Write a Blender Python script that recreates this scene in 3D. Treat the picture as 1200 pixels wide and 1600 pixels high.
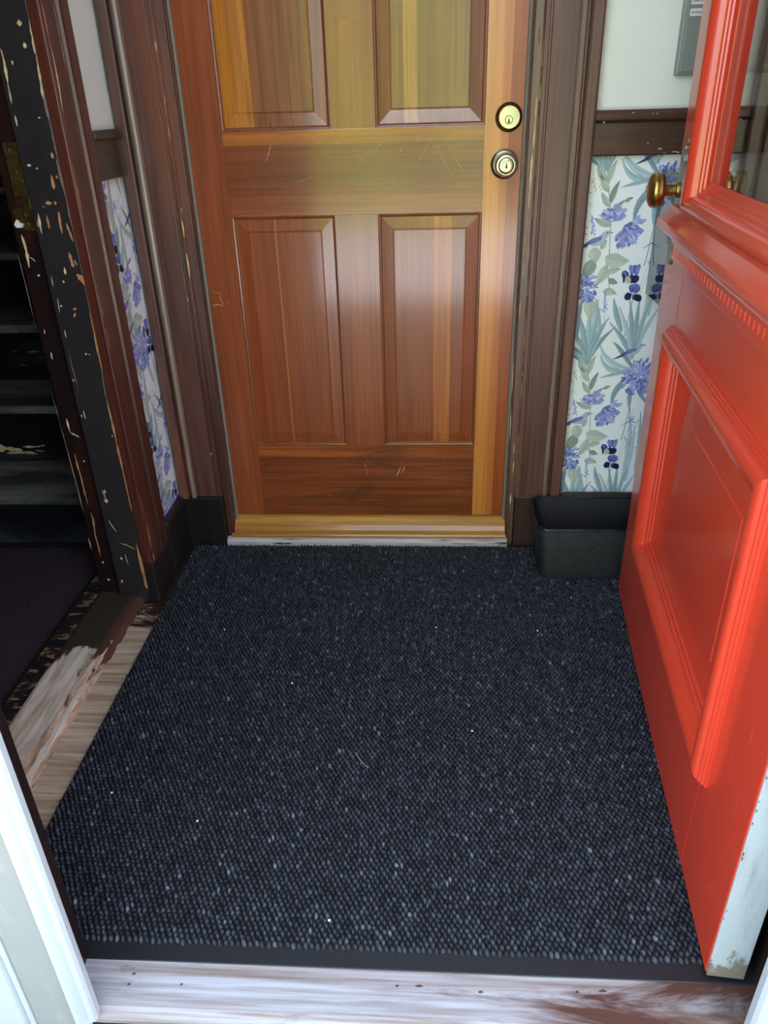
import bpy, bmesh, math, random
import numpy as np
from mathutils import Vector, Matrix

random.seed(7)
rng = np.random.default_rng(7)
for o in list(bpy.data.objects):
    bpy.data.objects.remove(o)
SC = bpy.context.scene
COL = SC.collection


def C(h, k=1.0):
    """sRGB hex to linear rgba"""
    v = [int(h[i:i + 2], 16) / 255 for i in (0, 2, 4)]
    v = [(x / 12.92 if x <= .04045 else ((x + .055) / 1.055) ** 2.4) * k for x in v]
    return (v[0], v[1], v[2], 1.0)


# ---------------------------------------------------------------- camera
cam_d = bpy.data.cameras.new('camera')
cam = bpy.data.objects.new('camera', cam_d)
COL.objects.link(cam)
_r = Vector((0.99814589, 0.05496059, -0.02615554))
_u = Vector((-0.00314861, 0.47576491, 0.87956685))
_f = Vector((-0.0607854, 0.87785368, -0.47505584))
cam.matrix_world = Matrix((( _r.x, _u.x, -_f.x, 0.0), (_r.y, _u.y, -_f.y, 0.0), (_r.z, _u.z, -_f.z, 1.182), (0, 0, 0, 1)))
cam_d.sensor_fit = 'VERTICAL'
cam_d.sensor_height = 32.0
cam_d.lens = 1181.009 / 1600 * 32.0
cam_d.clip_start = 0.02
SC.camera = cam

# ---------------------------------------------------------------- sky, sun, exposure
SUN_EL, SUN_AZ = math.radians(52), math.radians(14)     # sun stands behind the house (towards +Y)
SKY_STRENGTH = 0.32
SUN_STRENGTH = 12.5
EXPOSURE = 2.5
world = bpy.data.worlds.new('sky')
SC.world = world
world.use_nodes = True
wn = world.node_tree
wn.nodes.clear()
w_out = wn.nodes.new('ShaderNodeOutputWorld')
w_bg = wn.nodes.new('ShaderNodeBackground')
w_sky = wn.nodes.new('ShaderNodeTexSky')
w_sky.sky_type = 'NISHITA'
w_sky.sun_disc = False
w_sky.sun_elevation = SUN_EL
w_sky.sun_rotation = SUN_AZ
w_sky.air_density = 1.0
w_sky.dust_density = 2.0
w_tc = wn.nodes.new('ShaderNodeTexCoord')
w_noise = wn.nodes.new('ShaderNodeTexNoise')
w_noise.inputs['Scale'].default_value = 2.5
w_noise.inputs['Detail'].default_value = 5
w_ramp = wn.nodes.new('ShaderNodeValToRGB')
w_ramp.color_ramp.elements[0].position = .30
w_ramp.color_ramp.elements[0].color = (.35, .35, .35, 1)
w_ramp.color_ramp.elements[1].position = .65
w_ramp.color_ramp.elements[1].color = (.9, .9, .9, 1)
w_mix = wn.nodes.new('ShaderNodeMix')
w_mix.data_type = 'RGBA'
w_mix.inputs['B'].default_value = (1.6, 1.75, 1.95, 1)       # bright thin cloud
wn.links.new(w_tc.outputs['Generated'], w_noise.inputs['Vector'])
wn.links.new(w_noise.outputs['Fac'], w_ramp.inputs['Fac'])
wn.links.new(w_ramp.outputs['Color'], w_mix.inputs['Factor'])
wn.links.new(w_sky.outputs['Color'], w_mix.inputs['A'])
wn.links.new(w_mix.outputs['Result'], w_bg.inputs['Color'])
w_bg.inputs['Strength'].default_value = SKY_STRENGTH
wn.links.new(w_bg.outputs['Background'], w_out.inputs['Surface'])

sun_d = bpy.data.lights.new('sun', 'SUN')
sun_d.energy = SUN_STRENGTH
sun_d.angle = math.radians(.53)
sun_d.color = (1.0, .97, .92)
sun = bpy.data.objects.new('sun', sun_d)
COL.objects.link(sun)
_sd = Vector((math.cos(SUN_EL) * math.sin(SUN_AZ), math.cos(SUN_EL) * math.cos(SUN_AZ), math.sin(SUN_EL)))
sun.rotation_euler = _sd.to_track_quat('Z', 'Y').to_euler()
sun.location = (0, 4, 9)
vs = SC.view_settings
vs.view_transform = 'Standard'
vs.look = 'None'
vs.gamma = 1.0
vs.use_curve_mapping = False
vs.exposure = EXPOSURE
SC.cycles.use_denoising = True

# ---------------------------------------------------------------- helpers: materials
MATS = {}


class NT:
    def __init__(s, name):
        s.m = bpy.data.materials.new(name)
        s.m.use_nodes = True
        s.t = s.m.node_tree
        s.b = s.t.nodes['Principled BSDF']
        s.out = s.t.nodes['Material Output']

    def n(s, typ, **kw):
        nd = s.t.nodes.new(typ)
        for k, v in kw.items():
            if k.startswith('i_'):
                nd.inputs[k[2:].replace('_', ' ')].default_value = v
            else:
                setattr(nd, k, v)
        return nd

    def l(s, a, b):
        s.t.links.new(a, b)

    def val(s, sock, x):
        if hasattr(x, 'is_output') or isinstance(x, bpy.types.NodeSocket):
            s.l(x, sock)
        else:
            sock.default_value = x

    def mix(s, f, a, b, mode='MIX'):
        nd = s.n('ShaderNodeMix', data_type='RGBA', blend_type=mode)
        s.val(nd.inputs['Factor'], f)
        s.val(nd.inputs['A'], a)
        s.val(nd.inputs['B'], b)
        return nd.outputs['Result']

    def math(s, op, a, b=0.0, clamp=False):
        nd = s.n('ShaderNodeMath', operation=op, use_clamp=clamp)
        s.val(nd.inputs[0], a)
        s.val(nd.inputs[1], b)
        return nd.outputs[0]

    def ramp(s, f, stops, interp='LINEAR'):
        nd = s.n('ShaderNodeValToRGB')
        cr = nd.color_ramp
        cr.interpolation = interp
        while len(cr.elements) > 1:
            cr.elements.remove(cr.elements[-1])
        for i, (p, c) in enumerate(stops):
            e = cr.elements[0] if i == 0 else cr.elements.new(p)
            e.position = p
            e.color = c if hasattr(c, '__len__') else (c, c, c, 1)
        s.l(f, nd.inputs['Fac'])
        return nd.outputs['Color']

    def pos(s, obj=False):
        return s.n('ShaderNodeTexCoord').outputs['Object'] if obj else s.n('ShaderNodeNewGeometry').outputs['Position']

    def noise(s, vec, scale=(1, 1, 1), detail=3, rough=.55, dist=0.0, off=(0, 0, 0)):
        mp = s.n('ShaderNodeMapping')
        s.l(vec, mp.inputs['Vector'])
        mp.inputs['Scale'].default_value = scale
        mp.inputs['Location'].default_value = off
        nz = s.n('ShaderNodeTexNoise', i_Scale=1.0, i_Detail=detail, i_Roughness=rough, i_Distortion=dist)
        s.l(mp.outputs['Vector'], nz.inputs['Vector'])
        return nz.outputs['Fac']

    def bump(s, h, strength=.2, dist=.001):
        nd = s.n('ShaderNodeBump', i_Strength=strength, i_Distance=dist)
        s.l(h, nd.inputs['Height'])
        s.l(nd.outputs['Normal'], s.b.inputs['Normal'])

    def set(s, **kw):
        for k, v in kw.items():
            s.val(s.b.inputs[k.replace('_', ' ')], v)


def dim(c, k):
    return (c[0] * k, c[1] * k, c[2] * k, 1)


def wood(name, base, dark=None, axis='z', rough=.36, coat=.0, coat_rough=.15, strips=None, fine=1.0, contrast=.35,
         blotch=None, obj=False, seed=0.0, spec=.5):
    """varnished or stained timber: grain runs along axis; strips = (axis, lo, hi, [(pos, colour)]) glued-up staves"""
    m = NT(name)
    P = m.pos(obj)
    ac = {'x': (2.2, 1, 1), 'y': (1, 2.2, 1), 'z': (1, 1, 2.2)}[axis]

    def sc(across, along):
        return tuple(along if a > 1 else across for a in ac)
    off = (seed * 3.1, seed * 1.7, seed * 2.3)
    g1 = m.noise(P, sc(150 * fine, 3.0), 3, .6, .4, off)
    g2 = m.noise(P, sc(26 * fine, .9), 3, .55, .8, off)
    g3 = m.noise(P, sc(7, 1.2), 2, .5, .3, off)
    col = base
    if strips:
        ax, lo, hi, st = strips
        sep = m.n('ShaderNodeSeparateXYZ')
        m.l(P, sep.inputs[0])
        f = m.math('DIVIDE', m.math('SUBTRACT', sep.outputs['XYZ'.index(ax.upper())], lo), hi - lo)
        stops = []
        for p, c in st:
            stops.append(((p - lo) / (hi - lo), c))
        col = m.ramp(f, stops, 'CONSTANT')
    dk = dark if dark else None
    if dk is None:
        d = m.mix(1.0, col, (.52, .44, .36, 1), 'MULTIPLY')
    else:
        d = dk
    f2 = m.ramp(g2, [(.36, 1.0), (.62, 0.0)])
    c1 = m.mix(m.math('MULTIPLY', f2, contrast * 1.1), col, d)
    f1 = m.ramp(g1, [(.42, 1.0), (.56, 0.0)])
    c2 = m.mix(m.math('MULTIPLY', f1, contrast * .9), c1, m.mix(1.0, c1, (.45, .38, .32, 1), 'MULTIPLY'))
    f3 = m.ramp(g3, [(.35, 0.0), (.7, 1.0)])
    c3 = m.mix(m.math('MULTIPLY', f3, contrast * .8), c2, m.mix(1.0, c2, (.6, .52, .46, 1), 'MULTIPLY'))
    if blotch:
        bc, bs, blo, bhi = blotch
        fb = m.ramp(m.noise(P, bs, 5, .65, .5, off), [(blo, 0.0), (bhi, 1.0)])
        c3 = m.mix(fb, c3, bc)
    m.set(Base_Color=c3, Roughness=rough, Coat_Weight=coat, Coat_Roughness=coat_rough)
    m.b.inputs['Specular IOR Level'].default_value = spec
    m.bump(g1, .12, .0006)
    return m.m


def painted(name, col, rough=.4, var=.08, bumps=.05, obj=False, dirt=None, coat=0.0, coat_rough=.1, brush=(60, 60, 4)):
    m = NT(name)
    P = m.pos(obj)
    g = m.noise(P, (9, 9, 9), 4, .6)
    c = m.mix(m.math('MULTIPLY', g, var), col, dim(col, .55))
    b = m.noise(P, brush, 3, .6)
    if dirt:
        dc, ds, lo, hi = dirt
        f = m.ramp(m.noise(P, ds, 6, .68, .3), [(lo, 0.0), (hi, 1.0)])
        c = m.mix(f, c, dc)
    m.set(Base_Color=c, Roughness=rough, Coat_Weight=coat, Coat_Roughness=coat_rough)
    m.bump(b, bumps, .001)
    return m.m


def worn(name, paint, under, bare, scale=(9, 9, 3), lo=.52, hi=.60, blo=.66, bhi=.68, rough=.35, obj=False, off=(0, 0, 0), fine=(70, 70, 8)):
    """old dark paint rubbed through to an under coat and, in places, to bare timber"""
    m = NT(name)
    P = m.pos(obj)
    a = m.noise(P, scale, 5, .62, .6, off)
    b = m.noise(P, tuple(x * 2.3 for x in scale), 7, .7, .4, (off[0] + 5, off[1] + 3, off[2] + 1))
    g = m.noise(P, fine, 3, .6)
    c = m.mix(m.ramp(a, [(lo, 0.0), (hi, 1.0)]), paint, under)
    bb = m.mix(m.ramp(g, [(.35, 0.0), (.65, 1.0)]), bare, dim(bare, .55))
    c = m.mix(m.ramp(b, [(blo, 0.0), (bhi, 1.0)]), c, bb)
    c = m.mix(m.math('MULTIPLY', m.ramp(g, [(.4, 1.0), (.62, 0.0)]), .3), c, m.mix(1.0, c, (.45, .45, .45, 1), 'MULTIPLY'))
    m.set(Base_Color=c, Roughness=m.ramp(b, [(blo - .1, rough), (bhi, .8)]))
    m.bump(g, .25, .001)
    return m.m


def metal(name, col, rough=.3, var=.25, metallic=1.0, scale=60):
    m = NT(name)
    P = m.pos()
    g = m.noise(P, (scale,) * 3, 5, .65)
    f = m.ramp(g, [(.38, 1.0), (.64, 0.0)])
    c = m.mix(m.math('MULTIPLY', f, var * 2), col, dim(col, .4))
    m.set(Base_Color=c, Metallic=metallic, Roughness=m.math('ADD', m.math('MULTIPLY', g, .15), rough - .07))
    m.bump(g, .05, .0005)
    return m.m


# ---------------------------------------------------------------- helpers: meshes
class MB:
    def __init__(s):
        s.v = []
        s.f = []

    def add(s, vs_, fs):
        k = len(s.v)
        s.v += [tuple(map(float, v)) for v in vs_]
        s.f += [tuple(i + k for i in f) for f in fs]
        return s

    def box(s, x0, y0, z0, x1, y1, z1):
        return s.add([(x0, y0, z0), (x1, y0, z0), (x1, y1, z0), (x0, y1, z0), (x0, y0, z1), (x1, y0, z1), (x1, y1, z1), (x0, y1, z1)],
                     [(0, 3, 2, 1), (4, 5, 6, 7), (0, 1, 5, 4), (1, 2, 6, 5), (2, 3, 7, 6), (3, 0, 4, 7)])

    def prism(s, pts, a, b, axis='z'):
        """extrude a 2D outline along an axis; pts are (x,y) for z, (y,z) for x, (x,z) for y"""
        def p3(p, t):
            return {'z': (p[0], p[1], t), 'x': (t, p[0], p[1]), 'y': (p[0], t, p[1])}[axis]
        n = len(pts)
        vs_ = [p3(p, a) for p in pts] + [p3(p, b) for p in pts]
        fs = [tuple(range(n)), tuple(range(2 * n - 1, n - 1, -1))]
        fs += [(i, (i + 1) % n, n + (i + 1) % n, n + i) for i in range(n)]
        return s.add(vs_, fs)

    def lathe(s, prof, n=40, centre=(0, 0, 0), axis=(0, -1, 0)):
        """prof: (radius, height along axis)"""
        A = Vector(axis).normalized()
        X = A.orthogonal().normalized()
        Y = A.cross(X)
        c = Vector(centre)
        vs_, fs = [], []
        for r, h in prof:
            for i in range(n):
                t = 2 * math.pi * i / n
                vs_.append(c + A * h + X * (r * math.cos(t)) + Y * (r * math.sin(t)))
        for j in range(len(prof) - 1):
            for i in range(n):
                fs.append((j * n + i, j * n + (i + 1) % n, (j + 1) * n + (i + 1) % n, (j + 1) * n + i))
        fs.append(tuple(range(n - 1, -1, -1)))
        fs.append(tuple((len(prof) - 1) * n + i for i in range(n)))
        return s.add(vs_, fs)

    def side(s, corners_fn, prof):
        """one mitred side of a moulding: corners_fn(d, h) gives its two end points"""
        n = len(prof)
        vs_ = []
        for d, h in prof:
            a, b = corners_fn(d, h)
            vs_ += [a, b]
        fs = [(2 * i, 2 * i + 1, 2 * ((i + 1) % n) + 1, 2 * ((i + 1) % n)) for i in range(n)]
        fs.append(tuple(2 * i for i in range(n - 1, -1, -1)))
        fs.append(tuple(2 * i + 1 for i in range(n)))
        return s.add(vs_, fs)


def link(name, mesh, parent=None):
    o = bpy.data.objects.new(name, mesh)
    COL.objects.link(o)
    if parent is not None:
        o.parent = parent
    return o


def obj(name, mb, mat, parent=None, bevel=0.0, smooth=False, origin=None, seg=2):
    """ONE mesh object; vertices are given in world space (or in the space of a parent flagged local)"""
    if parent is not None:
        off = Vector((0, 0, 0)) if parent.get('_local') else Vector(parent['_o'])
    else:
        if origin is None:
            a = np.array(mb.v)
            origin = ((a[:, 0].min() + a[:, 0].max()) / 2, (a[:, 1].min() + a[:, 1].max()) / 2, a[:, 2].min())
        off = Vector(origin)
    me = bpy.data.meshes.new(name)
    me.from_pydata([(v[0] - off.x, v[1] - off.y, v[2] - off.z) for v in mb.v], [], mb.f)
    bm = bmesh.new()
    bm.from_mesh(me)
    bmesh.ops.recalc_face_normals(bm, faces=bm.faces)
    bm.to_mesh(me)
    bm.free()
    me.materials.append(mat)
    o = link(name, me, parent)
    if parent is None:
        o.location = off
    if parent is None or not parent.get('_local'):
        o['_o'] = tuple(off)
    if parent is not None and parent.get('_local'):
        o['_local'] = 1
    if smooth:
        for p in me.polygons:
            p.use_smooth = True
    if bevel:
        b = o.modifiers.new('edge', 'BEVEL')
        b.width = bevel
        b.segments = seg
        b.limit_method = 'ANGLE'
        b.angle_limit = math.radians(40)
        b.harden_normals = False
    if smooth:
        w = o.modifiers.new('normals', 'WEIGHTED_NORMAL') if bevel else None
        try:
            me.set_sharp_from_angle(angle=math.radians(35))
        except Exception:
            pass
    return o


def empty(name, loc, rotz=0.0, local=False):
    o = bpy.data.objects.new(name, None)
    COL.objects.link(o)
    o.location = loc
    o.rotation_euler = (0, 0, rotz)
    o.empty_display_size = .05
    o['_o'] = tuple(loc)
    if local:
        o['_local'] = 1
    return o


def tag(o, label=None, cat=None, group=None, kind=None):
    if label:
        o['label'] = label
    if cat:
        o['category'] = cat
    if group:
        o['group'] = group
    if kind:
        o['kind'] = kind
    return o


def struct(o, label=None, cat=None):
    return tag(o, label, cat, None, 'structure')


# flat print / wear drawn as thin coloured strips lying on a surface
class Paint:
    def __init__(s):
        s.v, s.f, s.c = [], [], []

    def strip(s, pts, widths, col, layer=1, closed=False):
        n = len(pts)
        k = len(s.v)
        for i, (a, b) in enumerate(pts):
            a0, b0 = pts[max(0, i - 1)]
            a1, b1 = pts[min(n - 1, i + 1)]
            dx, dy = a1 - a0, b1 - b0
            L = math.hypot(dx, dy) or 1
            nx, ny = -dy / L, dx / L
            w = widths[i] / 2
            s.v += [(a + nx * w, b + ny * w, layer), (a - nx * w, b - ny * w, layer)]
        for i in range(n - 1):
            s.f.append((k + 2 * i, k + 2 * i + 1, k + 2 * i + 3, k + 2 * i + 2))
            s.c.append(col)

    def poly(s, pts, col, layer=1):
        k = len(s.v)
        s.v += [(a, b, layer) for a, b in pts]
        s.f.append(tuple(range(k, k + len(pts))))
        s.c.append(col)

    def build(s, name, fn, mat, parent=None, base=None):
        off = Vector((0, 0, 0)) if (parent is not None and parent.get('_local')) else Vector(parent['_o']) if parent is not None else Vector((0, 0, 0))
        me = bpy.data.meshes.new(name)
        me.from_pydata([tuple(Vector(fn(a, b, l)) - off) for a, b, l in s.v], [], s.f)
        at = me.color_attributes.new('Col', 'FLOAT_COLOR', 'CORNER')
        buf = []
        for f, c in zip(s.f, s.c):
            buf += list(c) * len(f)
        at.data.foreach_set('color', buf)
        me.materials.append(mat)
        return link(name, me, parent)


def print_mat(name, rough=.45, spec=.4, obj_noise=0.0):
    m = NT(name)
    a = m.n('ShaderNodeVertexColor', layer_name='Col')
    c = a.outputs['Color']
    if obj_noise:
        g = m.noise(m.pos(), (160, 160, 30), 4, .6)
        c = m.mix(m.math('MULTIPLY', m.ramp(g, [(.4, 1.0), (.65, 0.0)]), obj_noise), c, m.mix(1.0, c, (.45, .36, .3, 1), 'MULTIPLY'))
    m.set(Base_Color=c, Roughness=rough)
    m.b.inputs['Specular IOR Level'].default_value = spec
    return m.m


WEAR = {0: C('e8cf9c'), 1: C('cf9263'), 2: C('a08a7c'), 3: C('e6e2da'), 4: C('4a2413')}


def smooth_pts(pts, sub=4):
    """Catmull-Rom through points"""
    if len(pts) < 3:
        return [(pts[0][0] + (pts[-1][0] - pts[0][0]) * i / 5, pts[0][1] + (pts[-1][1] - pts[0][1]) * i / 5) for i in range(6)]
    out = []
    P = [pts[0]] + list(pts) + [pts[-1]]
    for i in range(1, len(P) - 2):
        for k in range(sub):
            t = k / sub
            r = []
            for d in (0, 1):
                p0, p1, p2, p3 = P[i - 1][d], P[i][d], P[i + 1][d], P[i + 2][d]
                r.append(.5 * (2 * p1 + (p2 - p0) * t + (2 * p0 - 5 * p1 + 4 * p2 - p3) * t * t + (3 * p1 - p0 - 3 * p2 + p3) * t ** 3))
            out.append(tuple(r))
    out.append(pts[-1])
    return out


def wear_marks(name, key, fn, parent, jag=.5, mat=None, scale=1.0):
    p = Paint()
    for pts, w, c in STROKES[key]:
        sp = smooth_pts(pts)
        n = len(sp)
        ws = []
        for i in range(n):
            t = i / (n - 1)
            env = min(1, 3.2 * min(t, 1 - t) + .12)
            ws.append(w * scale * env * (1 + jag * random.uniform(-.8, .8)))
        p.strip(sp, ws, WEAR[c], 1 + random.random())
    return p.build(name, fn, mat or MATS['wear'], parent)

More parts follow.
